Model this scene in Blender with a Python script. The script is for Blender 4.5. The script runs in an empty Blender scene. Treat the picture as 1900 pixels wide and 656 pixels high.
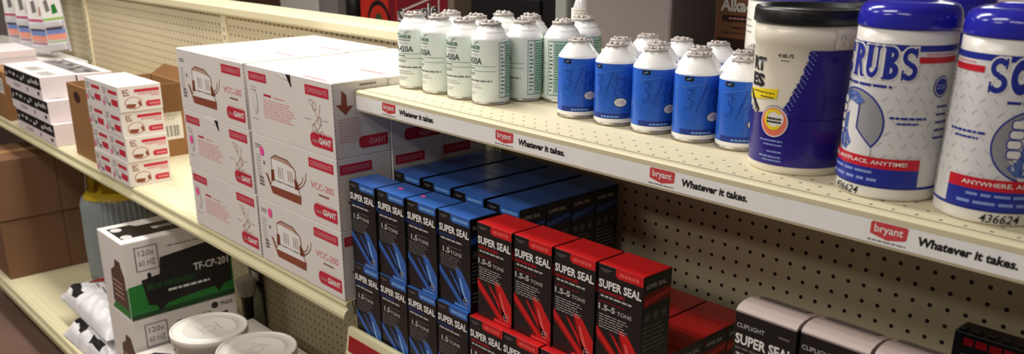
import bpy, bmesh, math, random
from mathutils import Vector, Matrix
random.seed(7)
SC = bpy.context.scene
COL = SC.collection
ZO = 0.9            # height of the reference peg-hole row above the floor

# ------------------------------------------------------------------ camera
YAW, PITCH, ROLL = -0.82898, 0.33499, 0.00205
cam_data = bpy.data.cameras.new('camera')
cam = bpy.data.objects.new('camera', cam_data)
COL.objects.link(cam)
fw = Vector((math.sin(YAW)*math.cos(PITCH), math.cos(YAW)*math.cos(PITCH), -math.sin(PITCH)))
rt = Vector((math.cos(YAW), -math.sin(YAW), 0.0))
up = rt.cross(fw)
r2 = rt*math.cos(ROLL) + up*math.sin(ROLL)
u2 = -rt*math.sin(ROLL) + up*math.cos(ROLL)
m = Matrix((r2, u2, -fw)).transposed().to_4x4()
m.translation = Vector((1.06059, -1.26357, 0.54619 + ZO))
cam.matrix_world = m
cam_data.sensor_fit = 'HORIZONTAL'
cam_data.sensor_width = 36.0
cam_data.lens = 36.0*1664.9/1900.0
cam_data.shift_y = (441.98-328.0)/1900.0
cam_data.clip_start = 0.05
cam_data.dof.use_dof = True
cam_data.dof.focus_distance = 1.45
cam_data.dof.aperture_fstop = 7.0
SC.camera = cam

# ------------------------------------------------------------------ view, world, lights
SC.view_settings.view_transform = 'Standard'
SC.view_settings.look = 'None'
SC.view_settings.gamma = 1.0
SC.view_settings.use_curve_mapping = False
SC.view_settings.exposure = 0.78
world = bpy.data.worlds.new('shop_ambient')
SC.world = world
world.use_nodes = True
world.node_tree.nodes['Background'].inputs[0].default_value = (1.0, 0.95, 0.89, 1)
world.node_tree.nodes['Background'].inputs[1].default_value = 0.09

def area(name, loc, size, sy, power, col=(1.0, 0.965, 0.905), rot=(0, 0, 0)):
    l = bpy.data.lights.new(name, 'AREA')
    l.shape = 'RECTANGLE'; l.size = size; l.size_y = sy; l.energy = power; l.color = col
    o = bpy.data.objects.new(name, l); COL.objects.link(o)
    o.location = loc; o.rotation_euler = rot
    return o
# fluorescent troffers of the aisle, just under the ceiling
for nm, x, y, p in (('aisle_lamp', -0.95, -0.30, 24), ('aisle_lamp', -2.5, -0.35, 15),
                    ('aisle_lamp', -0.3, -1.7, 14), ('aisle_lamp', -2.4, -1.7, 14), ('aisle_lamp', 1.0, -2.6, 9), ('rear_aisle_lamp', -0.6, 3.2, 22),
                    ('aisle_lamp', -1.2, -3.4, 16)):
    area(nm, (x, y, 2.66), 1.2, 0.3, p)

# ------------------------------------------------------------------ materials
def lin(c):
    return tuple(((v/255)/12.92 if v/255 <= 0.04045 else (((v/255)+0.055)/1.055)**2.4) for v in c)
MATS = {}
def mat(name, rgb, rough=0.5, metal=0.0, var=0.06, scale=30.0, spec=0.4, bump=0.0, coat=0.0):
    if name in MATS: return MATS[name]
    mt = bpy.data.materials.new(name); mt.use_nodes = True
    nt = mt.node_tree; b = nt.nodes['Principled BSDF']
    c = lin(rgb)
    tc = nt.nodes.new('ShaderNodeTexCoord'); nz = nt.nodes.new('ShaderNodeTexNoise')
    nz.inputs['Scale'].default_value = scale; nz.inputs['Detail'].default_value = 3
    nt.links.new(tc.outputs['Object'], nz.inputs['Vector'])
    mx = nt.nodes.new('ShaderNodeMix'); mx.data_type = 'RGBA'
    mx.inputs[6].default_value = tuple(v*(1-var) for v in c)+(1,)
    mx.inputs[7].default_value = tuple(min(1, v*(1+var)) for v in c)+(1,)
    nt.links.new(nz.outputs['Fac'], mx.inputs[0]); nt.links.new(mx.outputs[2], b.inputs['Base Color'])
    b.inputs['Roughness'].default_value = rough; b.inputs['Metallic'].default_value = metal
    b.inputs['Specular IOR Level'].default_value = spec
    if coat: b.inputs['Coat Weight'].default_value = coat
    if bump:
        bp = nt.nodes.new('ShaderNodeBump'); bp.inputs['Strength'].default_value = bump; bp.inputs['Distance'].default_value = 0.002
        nt.links.new(nz.outputs['Fac'], bp.inputs['Height']); nt.links.new(bp.outputs['Normal'], b.inputs['Normal'])
    MATS[name] = mt
    return mt

def math_node(nt, op, a, b=None):
    n = nt.nodes.new('ShaderNodeMath'); n.operation = op
    for i, v in enumerate((a, b)):
        if v is None: continue
        if isinstance(v, (int, float)): n.inputs[i].default_value = v
        else: nt.links.new(v, n.inputs[i])
    return n.outputs[0]

def holes_mat(name, rgb, axes, pitch, off, radius, rough=0.45, rows=None, stagger=False, hole=(0.012, 0.009, 0.006)):
    """painted sheet metal / board punched with a grid of round holes (object space)"""
    mt = mat(name, rgb, rough, var=0.05, scale=6)
    nt = mt.node_tree; b = nt.nodes['Principled BSDF']
    src = b.inputs['Base Color'].links[0].from_socket
    tc = nt.nodes.new('ShaderNodeTexCoord'); sp = nt.nodes.new('ShaderNodeSeparateXYZ')
    nt.links.new(tc.outputs['Object'], sp.inputs[0])
    ds = []
    cells = []
    for k, ax in enumerate(axes):
        v = math_node(nt, 'DIVIDE', math_node(nt, 'SUBTRACT', sp.outputs[ax], off[k]), pitch[k])
        if k == 0 and stagger:
            v1 = math_node(nt, 'DIVIDE', math_node(nt, 'SUBTRACT', sp.outputs[axes[1]], off[1]), pitch[1])
            odd = math_node(nt, 'MULTIPLY', math_node(nt, 'ROUND', v1), 0.1)
            v = math_node(nt, 'SUBTRACT', v, odd)
        rr = math_node(nt, 'ROUND', v)
        d = math_node(nt, 'MULTIPLY', math_node(nt, 'SUBTRACT', v, rr), pitch[k])
        ds.append(math_node(nt, 'MULTIPLY', d, d)); cells.append(rr)
    d = math_node(nt, 'SQRT', math_node(nt, 'ADD', ds[0], ds[1]))
    mask = math_node(nt, 'LESS_THAN', d, radius)
    if rows is not None:
        mask = math_node(nt, 'MULTIPLY', mask, math_node(nt, 'LESS_THAN', math_node(nt, 'ABSOLUTE', math_node(nt, 'SUBTRACT', cells[1], rows[0])), rows[1]))
    mx = nt.nodes.new('ShaderNodeMix'); mx.data_type = 'RGBA'
    nt.links.new(mask, mx.inputs[0]); nt.links.new(src, mx.inputs[6])
    mx.inputs[7].default_value = tuple(hole)+(1,)
    nt.links.new(mx.outputs[2], b.inputs['Base Color'])
    return mt

PEG = holes_mat('pegboard_beige', (206, 193, 160), (0, 2), (.0254, .0254), (0.0, ZO), .0033, 0.55)
DECK = holes_mat('shelf_cream_punched', (214, 204, 172), (0, 1), (.0254, .022), (.0210, -.334), .0021, 0.6, rows=(1, 1.4), stagger=True, hole=(.06, .05, .03))
DECKM = holes_mat('middle_shelf_punched', (222, 212, 180), (0, 1), (.0254, .022), (.0210, -.382), .0021, 0.4, rows=(1.5, 1.9), stagger=True, hole=(.10, .085, .055))
DECKB = holes_mat('base_shelf_punched', (216, 206, 170), (0, 1), (.0254, .022), (.0210, -.512), .0021, 0.4, rows=(0.5, .9), stagger=True, hole=(.10, .085, .055))
CREAM = mat('shelf_cream_paint', (216, 206, 172), 0.4, var=.04, scale=5)
LIPY = mat('shelf_lip_paint', (206, 198, 160), 0.38, var=.05, scale=8)
SLOT = mat('slot_dark', (40, 34, 26), 0.7)
STRIP = mat('price_strip_white', (246, 244, 241), 0.35)
WHITE_P = mat('white_paint', (235, 232, 228), .4)
CARD_W = mat('carton_white', (226, 219, 214), 0.55, var=.03, scale=14, bump=.03)
CARD_P = mat('carton_pinkish_white', (231, 219, 220), 0.55, var=.03)
CARD_B = mat('carton_brown', (150, 108, 66), 0.75, var=.10, scale=9, bump=.05)
CARD_D = mat('carton_brown_inside', (128, 92, 58), 0.8, var=.1, scale=9)
TAGRED = mat('print_red', (196, 42, 62), 0.5)
TAGPINK = mat('print_pink', (222, 148, 154), 0.55)
DOTPINK = mat('sticker_pink', (250, 80, 160), 0.5)
INKBR = mat('print_brown', (140, 72, 50), 0.6)
INKLB = mat('print_light_brown', (188, 150, 132), 0.6)
INKGY = mat('print_grey', (120, 116, 114), 0.6)
INKLG = mat('print_light_grey', (188, 184, 180), 0.6)
INKBK = mat('print_black', (24, 22, 23), 0.5)
INKW = mat('print_white', (236, 233, 228), 0.5)
SBLACK = mat('carton_gloss_black', (24, 22, 24), 0.32, coat=.2)
SRED = mat('carton_gloss_red', (206, 26, 30), 0.32, coat=.2)
SREDD = mat('carton_dark_red', (140, 18, 22), 0.35)
SREDL = mat('carton_light_red', (232, 88, 84), 0.35)
SBLUE = mat('carton_gloss_blue', (50, 98, 176), 0.32, coat=.2)
SBLUED = mat('carton_dark_blue', (24, 44, 92), 0.35)
SBLUEL = mat('carton_light_blue', (120, 168, 226), 0.35)
SGREY = mat('carton_mauve_grey', (180, 163, 158), 0.35, coat=.15)
SGREYD = mat('carton_grey_print', (112, 100, 98), 0.4)
CANW = mat('can_white_enamel', (249, 249, 248), 0.22, coat=.3)
CANG = mat('can_label_pale_green', (232, 241, 236), 0.3, coat=.2)
CANT = mat('can_label_mint', (168, 204, 184), 0.35)
CANB = mat('can_label_blue', (40, 98, 204), 0.3, var=.22, scale=38, coat=.2)
CANBL = mat('can_label_light_blue', (58, 114, 212), 0.32)
CANBD = mat('can_label_dark_blue', (29, 76, 178), 0.32)
CANBN = mat('can_label_navy', (22, 50, 140), 0.35)
INKGR = mat('print_green', (40, 104, 74), 0.5)
METAL = mat('tin_rim', (186, 178, 166), 0.3, metal=.9)
CAPM = mat('can_cap_grey', (178, 170, 165), 0.45, metal=.15)
PLW = mat('plastic_white', (228, 224, 216), 0.35, coat=.1)
PLC = mat('plastic_cream', (230, 222, 204), 0.38, coat=.1)
LIDB = mat('plastic_lid_blue', (40, 40, 172), 0.17, coat=.3)
NAVY = mat('print_navy', (34, 46, 148), 0.35)
INDIGO = mat('print_indigo', (36, 20, 124), 0.3, coat=.2)
SCRRED = mat('print_crimson', (200, 28, 46), 0.35)
LABW = mat('label_white', (222, 221, 220), 0.35, coat=.1)
LIDK = mat('plastic_black', (26, 25, 27), 0.35)
YEL = mat('print_yellow', (240, 214, 30), 0.4)
CORAL = mat('print_coral', (236, 120, 96), 0.4)
GREEN = mat('print_leaf_green', (38, 122, 48), 0.4, var=.12)
GREEND = mat('print_dark_green', (28, 70, 36), 0.4)
YELM = mat('tank_yellow_paint', (206, 176, 40), 0.4)
NET = mat('net_sleeve_grey', (182, 190, 192), 0.55, var=.1)
BAGW = mat('bag_white_film', (226, 224, 226), 0.28, coat=.2)
FLOORM = mat('floor_brown_tile', (108, 84, 72), 0.45, var=.15, scale=4)
CEIL = mat('ceiling_tile', (226, 222, 214), 0.9)
WALLM = mat('wall_pale', (222, 206, 200), 0.8)
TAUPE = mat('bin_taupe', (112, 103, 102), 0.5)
TAUPE_SHADED = mat('bin_taupe_shaded', (70, 63, 62), 0.5)  # same taupe darkened: shade of the bin's right side put into the colour
POSTG = mat('post_grey', (122, 122, 120), 0.5)
DARK = mat('fixture_dark', (34, 29, 27), 0.6)
GREYP = mat('machine_grey', (128, 122, 118), 0.5)
CLEAR = mat('blister_clear_grey', (200, 198, 200), 0.2, coat=.4)
MAGENTA = mat('print_magenta', (196, 50, 104), 0.5)
PERI = mat('print_periwinkle', (130, 150, 210), 0.5)
PEACH = mat('print_peach', (244, 160, 136), 0.5)
SNRED = mat('print_snack_red', (190, 44, 34), 0.4, var=.15, scale=12)
SNMAR = mat('print_maroon', (112, 22, 32), 0.45)
ALKAB = mat('carton_tan', (136, 90, 60), 0.6)
ALKAD = mat('print_dark_brown', (58, 30, 28), 0.6)
PURPLE = mat('print_purple', (70, 50, 140), 0.5)

# ------------------------------------------------------------------ mesh builder
TXT = {}
def text_shape(s, off=0.0):
    key = (s, off)
    if key in TXT: return TXT[key]
    cu = bpy.data.curves.new('lettering', 'FONT'); cu.body = s; cu.offset = off; cu.resolution_u = 2; cu.size = 1
    ob = bpy.data.objects.new('lettering', cu); COL.objects.link(ob)
    dg = bpy.context.evaluated_depsgraph_get(); ev = ob.evaluated_get(dg); me = ev.to_mesh()
    vs = [(v.co.x, v.co.y) for v in me.vertices]; fs = [tuple(p.vertices) for p in me.polygons]
    ev.to_mesh_clear(); bpy.data.objects.remove(ob); bpy.data.curves.remove(cu)
    x0 = min(v[0] for v in vs); x1 = max(v[0] for v in vs); y0 = min(v[1] for v in vs); y1 = max(v[1] for v in vs)
    vs = [((x-x0)/(x1-x0), (y-y0)/(y1-y0)) for x, y in vs]
    TXT[key] = (vs, fs)
    return TXT[key]

class MB:
    def __init__(s):
        s.bm = bmesh.new(); s.mats = []; s.smooth = set()
    def mi(s, m):
        if m not in s.mats: s.mats.append(m)
        return s.mats.index(m)
    def faces(s, vs, fs, m, smooth=False):
        i = s.mi(m); bv = [s.bm.verts.new(v) for v in vs]
        for f in fs:
            try:
                fc = s.bm.faces.new([bv[k] for k in f]); fc.material_index = i; fc.smooth = smooth
            except ValueError: pass
        return bv
    def box(s, x0, x1, y0, y1, z0, z1, m, bev=0.0, over=None):
        tb = bmesh.new()
        bmesh.ops.create_cube(tb, size=1)
        for v in tb.verts:
            v.co = Vector(((x0+x1)/2+v.co.x*(x1-x0), (y0+y1)/2+v.co.y*(y1-y0), (z0+z1)/2+v.co.z*(z1-z0)))
        if bev: bmesh.ops.bevel(tb, geom=tb.edges[:], offset=bev, segments=2, profile=.5, affect='EDGES')
        s.absorb(tb, m, over)
    def absorb(s, tb, m, over=None, smooth=False):
        i = s.mi(m); tb.normal_update(); mp = {}
        for v in tb.verts: mp[v] = s.bm.verts.new(v.co)
        for f in tb.faces:
            fc = s.bm.faces.new([mp[v] for v in f.verts]); k = i
            if over:
                n = f.normal
                for key, ax, sg in (('top', 2, 1), ('bottom', 2, -1), ('front', 1, -1), ('back', 1, 1), ('right', 0, 1), ('left', 0, -1)):
                    if key in over and n[ax]*sg > .8: k = s.mi(over[key])
            fc.material_index = k; fc.smooth = smooth
        tb.free()
    def lathe(s, prof, cx=0, cy=0, seg=48, mod=None, captop=True, capbot=True):
        """prof: [(r, z, material of the band above)]"""
        rings = []
        for r, z, mm in prof:
            ring = []
            for k in range(seg):
                a = 2*math.pi*k/seg; rr = r*(mod(a, z) if mod else 1)
                ring.append(s.bm.verts.new((cx+rr*math.cos(a), cy+rr*math.sin(a), z)))
            rings.append(ring)
        for j in range(len(rings)-1):
            i = s.mi(prof[j][2])
            for k in range(seg):
                f = s.bm.faces.new((rings[j][k], rings[j][(k+1) % seg], rings[j+1][(k+1) % seg], rings[j+1][k]))
                f.material_index = i; f.smooth = True
        if capbot and prof[0][0] > 1e-5:
            f = s.bm.faces.new(rings[0][::-1]); f.material_index = s.mi(prof[0][2])
        if captop and prof[-1][0] > 1e-5:
            f = s.bm.faces.new(rings[-1]); f.material_index = s.mi(prof[-1][2])
    def tube(s, pts, r, m, seg=8, cap=True):
        pts = [Vector(p) for p in pts]; rings = []
        for j, p in enumerate(pts):
            d = (pts[min(j+1, len(pts)-1)]-pts[max(j-1, 0)]).normalized()
            a = d.orthogonal().normalized()
            if rings and True:
                a = (s._a - d*s._a.dot(d)).normalized()
            s._a = a; b = d.cross(a)
            rad = r[j] if isinstance(r, (list, tuple)) else r
            rings.append([s.bm.verts.new(p+(a*math.cos(2*math.pi*k/seg)+b*math.sin(2*math.pi*k/seg))*rad) for k in range(seg)])
        i = s.mi(m)
        for j in range(len(rings)-1):
            for k in range(seg):
                f = s.bm.faces.new((rings[j][k], rings[j][(k+1) % seg], rings[j+1][(k+1) % seg], rings[j+1][k])); f.material_index = i; f.smooth = True
        if cap:
            for rg in (rings[0][::-1], rings[-1]):
                f = s.bm.faces.new(rg); f.material_index = i
    def prism(s, pts, mp, t0, t1, m):
        """extrude a flat outline pts (u,v) through map mp from height t0 to t1"""
        n = len(pts)
        vs = [mp(u, v, t0) for u, v in pts]+[mp(u, v, t1) for u, v in pts]
        fs = [tuple(range(n))[::-1], tuple(range(n, 2*n))]+[(k, (k+1) % n, n+(k+1) % n, n+k) for k in range(n)]
        s.faces(vs, fs, m)
    # ---- printing: flat shapes laid on a surface through a map (u, v, h) -> xyz
    def flat(s, vs, fs, m, mp, layer=1, bend=0.0):
        h = 0.00025*layer
        if bend:
            tb = bmesh.new(); bv = [tb.verts.new((x, y, 0)) for x, y in vs]
            for f in fs:
                try: tb.faces.new([bv[k] for k in f])
                except ValueError: pass
            x0 = min(v[0] for v in vs); x1 = max(v[0] for v in vs)
            k = math.floor(x0/bend)+1
            while k*bend < x1:
                bmesh.ops.bisect_plane(tb, geom=tb.verts[:]+tb.edges[:]+tb.faces[:], plane_co=(k*bend, 0, 0), plane_no=(1, 0, 0)); k += 1
            i = s.mi(m); mpv = {}
            for v in tb.verts: mpv[v] = s.bm.verts.new(mp(v.co.x, v.co.y, h))
            for f in tb.faces:
                fc = s.bm.faces.new([mpv[v] for v in f.verts]); fc.material_index = i; fc.smooth = True
            tb.free()
        else:
            s.faces([mp(x, y, h) for x, y in vs], fs, m)

class Pr:
    """a printing surface"""
    def __init__(s, mb, mp, w=1.0, h=1.0, bend=0.0, base=0):
        s.mb = mb; s.mp = mp; s.w = w; s.h = h; s.bend = bend; s.base = base
    def poly(s, pts, m, layer=1):
        pts = [(u*s.w, v*s.h) for u, v in pts]
        s.mb.flat(pts, [tuple(range(len(pts)))], m, s.mp, layer+s.base, s.bend)
    def rect(s, u0, v0, u1, v1, m, layer=1): s.poly([(u0, v0), (u1, v0), (u1, v1), (u0, v1)], m, layer)
    def ell(s, cu, cv, ru, rv, m, layer=1, n=20, a0=0, a1=360):
        full = (a1-a0) >= 360
        pts = [(cu+ru*math.cos(math.radians(a0+(a1-a0)*k/n)), cv+rv*math.sin(math.radians(a0+(a1-a0)*k/n))) for k in range(n if full else n+1)]
        if not full: pts.append((cu, cv))
        s.poly(pts, m, layer)
    def ring(s, cu, cv, ru, rv, t, m, layer=1, n=28, a0=0, a1=360):
        vs = []; fs = []
        for k in range(n+1):
            a = math.radians(a0+(a1-a0)*k/n)
            vs += [((cu+ru*math.cos(a))*s.w, (cv+rv*math.sin(a))*s.h), ((cu+(ru*(1-t))*math.cos(a))*s.w, (cv+(rv*(1-t))*math.sin(a))*s.h)]
        for k in range(n): fs.append((2*k+1, 2*k+3, 2*k+2, 2*k))
        s.mb.flat(vs, [f[::-1] for f in fs], m, s.mp, layer+s.base, s.bend)
    def line(s, u0, v0, u1, v1, t, m, layer=1):
        U0, V0, U1, V1 = u0*s.w, v0*s.h, u1*s.w, v1*s.h
        d = math.hypot(U1-U0, V1-V0) or 1; nx, ny = -(V1-V0)/d*t/2, (U1-U0)/d*t/2
        s.mb.flat([(U0-nx, V0-ny), (U1-nx, V1-ny), (U1+nx, V1+ny), (U0+nx, V0+ny)], [(0, 1, 2, 3)], m, s.mp, layer+s.base, s.bend)
    def stroke(s, pts, t, m, layer=1):
        for a, b in zip(pts, pts[1:]): s.line(a[0], a[1], b[0], b[1], t, m, layer)
    def rrect(s, u0, v0, u1, v1, r, m, layer=1, left=True, right=True):
        """rounded tag; r in metres"""
        U0, V0, U1, V1 = u0*s.w, v0*s.h, u1*s.w, v1*s.h; pts = []
        for cx, cy, a, on in ((U1-r, V0+r, -90, right), (U1-r, V1-r, 0, right), (U0+r, V1-r, 90, left), (U0+r, V0+r, 180, left)):
            if on: pts += [(cx+r*math.cos(math.radians(a+18*k)), cy+r*math.sin(math.radians(a+18*k))) for k in range(6)]
            else: pts.append((U1 if a < 90 else U0, V0 if a in (-90, 180) else V1))
        s.mb.flat(pts, [tuple(range(len(pts)))], m, s.mp, layer+s.base, s.bend)
    def text(s, t, u0, v0, u1, v1, m, layer=2, bold=0.0, shear=0.0):
        vs, fs = text_shape(t, bold)
        P = [((u0+(u1-u0)*x)*s.w+shear*y*(v1-v0)*s.h, (v0+(v1-v0)*y)*s.h) for x, y in vs]
        s.mb.flat(P, fs, m, s.mp, layer+s.base, s.bend)
    def greek(s, u0, v0, u1, v1, n, m, layer=1, fill=.45, rnd=None, rag=.25):
        """lines of print too small to read"""
        rnd = rnd or random; dv = (v1-v0)/n
        for k in range(n):
            va = v1-dv*(k+1)+dv*(1-fill)/2; ue = u1-(u1-u0)*rag*rnd.random(); u = u0
            while u < ue-1e-6:
                w = (u1-u0)*rnd.uniform(.08, .22); e = min(u+w, ue)
                s.rect(u, va, e, va+dv*fill, m, layer); u = e+(u1-u0)*.03

def front(x0, y0, z0): return lambda u, v, h: (x0+u, y0-h, z0+v)
def right(x1, y0, z0): return lambda u, v, h: (x1+h, y0+u, z0+v)
def left(x0, y1, z0): return lambda u, v, h: (x0-h, y1-u, z0+v)
def top(x0, y0, z1): return lambda u, v, h: (x0+u, y0+v, z1+h)
def cyl(R, a0):
    def f(u, v, h):
        rr = (R(v) if callable(R) else R); a = a0+u/(R(.08) if callable(R) else R)
        return ((rr+h+.0002)*math.cos(a), (rr+h+.0002)*math.sin(a), v)
    return f

def obj(name, mb, parent=None, loc=None, rotz=None):
    me = bpy.data.meshes.new(name)
    mb.bm.normal_update(); mb.bm.to_mesh(me); mb.bm.free()
    for mt in mb.mats: me.materials.append(mt)
    o = bpy.data.objects.new(name, me); COL.objects.link(o)
    if parent: o.parent = parent
    if loc: o.location = loc
    if rotz: o.rotation_euler = (0, 0, rotz)
    return o
def tag(o, label, cat, group=None):
    o['label'] = label; o['category'] = cat
    if group: o['group'] = group
    return o
def thing(name, label, cat, loc=(0, 0, 0), rotz=0.0, group=None):
    o = bpy.data.objects.new(name, None); COL.objects.link(o); o.empty_display_size = .05
    o.location = loc; o.rotation_euler = (0, 0, rotz)
    return tag(o, label, cat, group)
def struct(name, mb):
    o = obj(name, mb); o['kind'] = 'structure'; return o
KIDS = {}
def dup(root, label, loc, rotz=0.0, group=None):
    c = root.copy(); COL.objects.link(c); c.location = loc; c.rotation_euler = (0, 0, rotz)
    c['label'] = label
    if group: c['group'] = group
    def rec(src, dst):
        for ch in list(src.children):
            d = ch.copy(); COL.objects.link(d); d.parent = dst; rec(ch, d)
    rec(root, c)
    return c

# ------------------------------------------------------------------ room
b = MB(); b.box(-9, 4, -5, 6, -.05, 0, FLOORM); struct('floor', b)
b = MB(); b.box(-9, 4, -5, 6, 2.72, 2.78, CEIL); struct('ceiling', b)
b = MB(); b.box(-9, 4, 5.0, 5.1, 0, 2.72, WALLM); struct('wall_back', b)
b = MB(); b.box(-9.1, -9, -5, 6, 0, 2.72, WALLM); struct('wall_left', b)

# ------------------------------------------------------------------ gondola
UX = [-2.90, -1.63, -0.36, 0.91]          # uprights
HT = 0.32+ZO
g = thing('gondola_frame', 'beige steel gondola frame with pegboard back running behind all the shelves', 'shelving', (0, 0, 0))
for x0, x1 in ((-4.17, -2.90), (-2.90, -1.63), (-1.63, -.36), (-.36, .91)):
    b = MB(); b.box(x0+.016, x1-.016, 0.0, .006, .10, HT-.034, PEG)
    obj('back_panel', b, g)
    b = MB()
    # rolled cap rail: flat top, rounded nose, drop face
    prof = [(-.012, -.034), (-.016, -.028), (-.016, -.010), (-.010, -.001), (0, 0), (.07, 0), (.078, -.006), (.078, -.034)]
    vs = [(x0, y, HT+z) for y, z in prof]+[(x1-.002, y, HT+z) for y, z in prof]; n = len(prof)
    b.faces(vs, [tuple(range(n)), tuple(range(n, 2*n))[::-1]]+[(k, n+k, n+(k+1) % n, (k+1) % n) for k in range(n)], CREAM)
    obj('top_rail', b, g)
    b = MB(); b.box(x0+.016, x1-.016, .055, .061, .10, HT-.034, PEG); obj('rear_panel', b, g)
for x in UX:
    b = MB(); b.box(x-.0155, x+.0155, -.008, .07, 0.0, HT-.034, CREAM)
    for k in range(44):
        z = .12+k*.0254
        if z < HT-.06: b.faces([(x-.005, -.0083, z), (x-.002, -.0083, z), (x-.002, -.0083, z+.014), (x-.005, -.0083, z+.014)], [(0, 1, 2, 3)], SLOT); b.faces([(x+.003, -.0083, z), (x+.006, -.0083, z), (x+.006, -.0083, z+.014), (x+.003, -.0083, z+.014)], [(0, 1, 2, 3)], SLOT)
    obj('upright', b, g)

def shelf(name, label, x0, x1, yf, z, th=.038, lip='bull', deckm=DECK, yb=-.010, dy=0.0):
    t = thing(name, label, 'shelf', (0, 0, 0))
    b = MB(); b.box(x0, x1, yf+.012, yb, z-.012, z, deckm); obj('deck', b, t)
    b = MB()
    if lip == 'bull':          # rounded nose with a price moulding slot
        prof = [(yf+.014, z), (yf+.004, z-.0005), (yf-.001, z-.003), (yf-.003, z-.008), (yf+.001, z-.014), (yf+.001, z-.018), (yf-.005, z-.022), (yf-.009, z-.029), (yf-.009, z-.036), (yf-.004, z-th-.002), (yf+.014, z-th)]
        mm = LIPY
    elif lip == 'flat':
        prof = [(yf+.014, z), (yf+.003, z), (yf, z-.003), (yf, z-.009), (yf+.006, z-.010), (yf+.008, z-th+.004), (yf, z-th+.003), (yf+.001, z-th), (yf+.014, z-th)]
        mm = CREAM
    else:                      # raised bin front
        prof = [(yf+.014, z-.001), (yf+.014, z+.024), (yf+.008, z+.027), (yf, z+.025), (yf-.002, z+.016), (yf-.008, z-.022), (yf-.010, z-.028), (yf-.004, z-.034), (yf+.014, z-.034)]
        mm = LIPY
    n = len(prof)
    vs = [(x0, y, q) for y, q in prof]+[(x1, y, q) for y, q in prof]
    b.faces(vs, [tuple(range(n))[::-1], tuple(range(n, 2*n))]+[(k, (k+1) % n, n+(k+1) % n, n+k) for k in range(n)], mm)
    bmesh.ops.recalc_face_normals(b.bm, faces=b.bm.faces[:])
    obj('front_lip', b, t)
    for x in (x0+.004, x1-.007):
        b = MB(); b.prism([(yb, z-.012), (yf+.015, z-.012), (yf+.015, z-.034), (yb-.05, z-.07), (yb, z-.07)], lambda u, v, h: (x+h, u, v), 0, .003, CREAM); obj('bracket', b, t)
    return t

ZU = .258+ZO
us = shelf('shelf', 'cream upper shelf with white price strip holding cans and wipe canisters', -.359, .909, -.356, ZU, th=.038, lip='flat')
b = MB(); b.box(-.359, .909, -.3565, -.352, ZU-.0345, ZU-.0095, STRIP); ps = obj('price_strip', b, us)
for lx in (-.2544, .0527, .3594, .6643):
    b = MB()
    p = Pr(b, front(lx, -.3566, ZU-.0335), 1, 1)
    p.poly([(-.020, .0215), (-.020, .0095), (-.003, .0055), (.0, .005), (.018, .0085), (.020, .0095), (.021, .0225), (.019, .0235), (-.018, .0235)], mat('badge_red', (208, 70, 74), .4), 1)
    p.text('bryant', -.0155, .0095, .016, .0210, INKW, 2, bold=.015)
    p.greek(-.022, .0015, .020, .0035, 1, INKGY, 1, fill=.8, rag=0)
    p.text('Whatever it takes.', .031, .0080, .130, .0180, INKBK, 1, bold=.042, shear=.10)
    obj('badge_label', b, ps)

ZM = -.154+ZO
shelf('shelf', 'cream middle shelf with rounded lip under the stacked condensate pump cartons', -1.629, -.361, -.402, ZM, deckm=DECKM)
shelf('shelf', 'cream middle shelf carrying open brown carton and black and white cartons, far left', -2.899, -1.631, -.402, ZM-.001, deckm=DECKM)
ZL = -.233+ZO
ls = shelf('shelf', 'lower shelf with red price insert under the blue and red sealant boxes', -.359, .909, -.404, ZL, lip='bin', yb=-.010)
b = MB(); b.faces([(-.350, -.4085, ZL+.012), (.90, -.4085, ZL+.012), (.90, -.4135, ZL-.020), (-.350, -.4135, ZL-.020)], [(0, 3, 2, 1)], mat('strip_red', (196, 52, 56), .4))
bmesh.ops.solidify(b.bm, geom=b.bm.faces[:], thickness=.0008)
obj('price_insert', b, ls)
ZB = -.745+ZO
for x0, x1, lb in ((-1.629, -.361, 'cream base shelf near floor under compressor cartons and white pails'), (-2.899, -1.631, 'cream base shelf near floor under stacked brown cartons')):
    t = shelf('base_shelf', lb, x0, x1, -.535, ZB, th=.055, deckm=DECKB)
    b = MB(); b.box(x0, x1, -.49, -.485, 0.0, ZB-.014, mat('kick_brown', (70, 58, 48), .6)); obj('kick_plate', b, t)
b = MB(); b.box(-4.16, -2.92, -.40, -.016, -.028+ZO, .012+ZO, WHITE_P, bev=.003)
t = thing('shelf', 'white ended shelf of the far bay below the hanging blister packs', 'shelf'); obj('deck', b, t)
for x in (-2.95, -4.13):
    b = MB(); b.prism([(-.016, -.030), (-.38, -.030), (-.38, -.04), (-.05, -.09), (-.016, -.09)], lambda u, v, h: (x+h, u, v+ZO), 0, .003, CREAM); obj('bracket', b, t)

# ------------------------------------------------------------------ aerosol cans
def knob_cap(mb, r, z, m, k=1.0):
    """valve cap: scalloped flange, dish and little valve stub"""
    sc = lambda a, zz: 1+.06*math.cos(8*a+zz*900)+.05*math.cos(5*a+1+zz*1500)
    mb.lathe([(r*.86, z, m), (r*1.0, z+.0012*k, m), (r*1.03, z+.0036*k, m), (r*.96, z+.0056*k, m), (r*.74, z+.0062*k, m), (r*.64, z+.0046*k, m), (r*.50, z+.0050*k, m), (r*.46, z+.0078*k, m), (r*.28, z+.0088*k, m), (.0005, z+.0090*k, m)], seg=48, mod=sc)
    rn = random.Random(17)
    for q in range(7):
        a = q*.9+rn.random()*.3; q_r = r*rn.uniform(.16, .24); hh = rn.uniform(.0022, .0040)*k; qx, qy = r*.60*math.cos(a), r*.60*math.sin(a)
        mb.lathe([(q_r, z+.0045*k, m), (q_r*.9, z+.0058*k+hh*.4, m), (q_r*.5, z+.0060*k+hh*.9, m), (.0003, z+.0060*k+hh, m)], cx=qx, cy=qy, seg=10)
def rim(mb, r):
    sc = lambda a, zz: 1+(.012*math.cos(22*a) if zz < .003 else 0)
    mb.lathe([(r*.93, 0, METAL), (r*1.005, .0008, METAL), (r*1.015, .0030, METAL), (r*.985, .0055, METAL)], seg=88, mod=sc)

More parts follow.
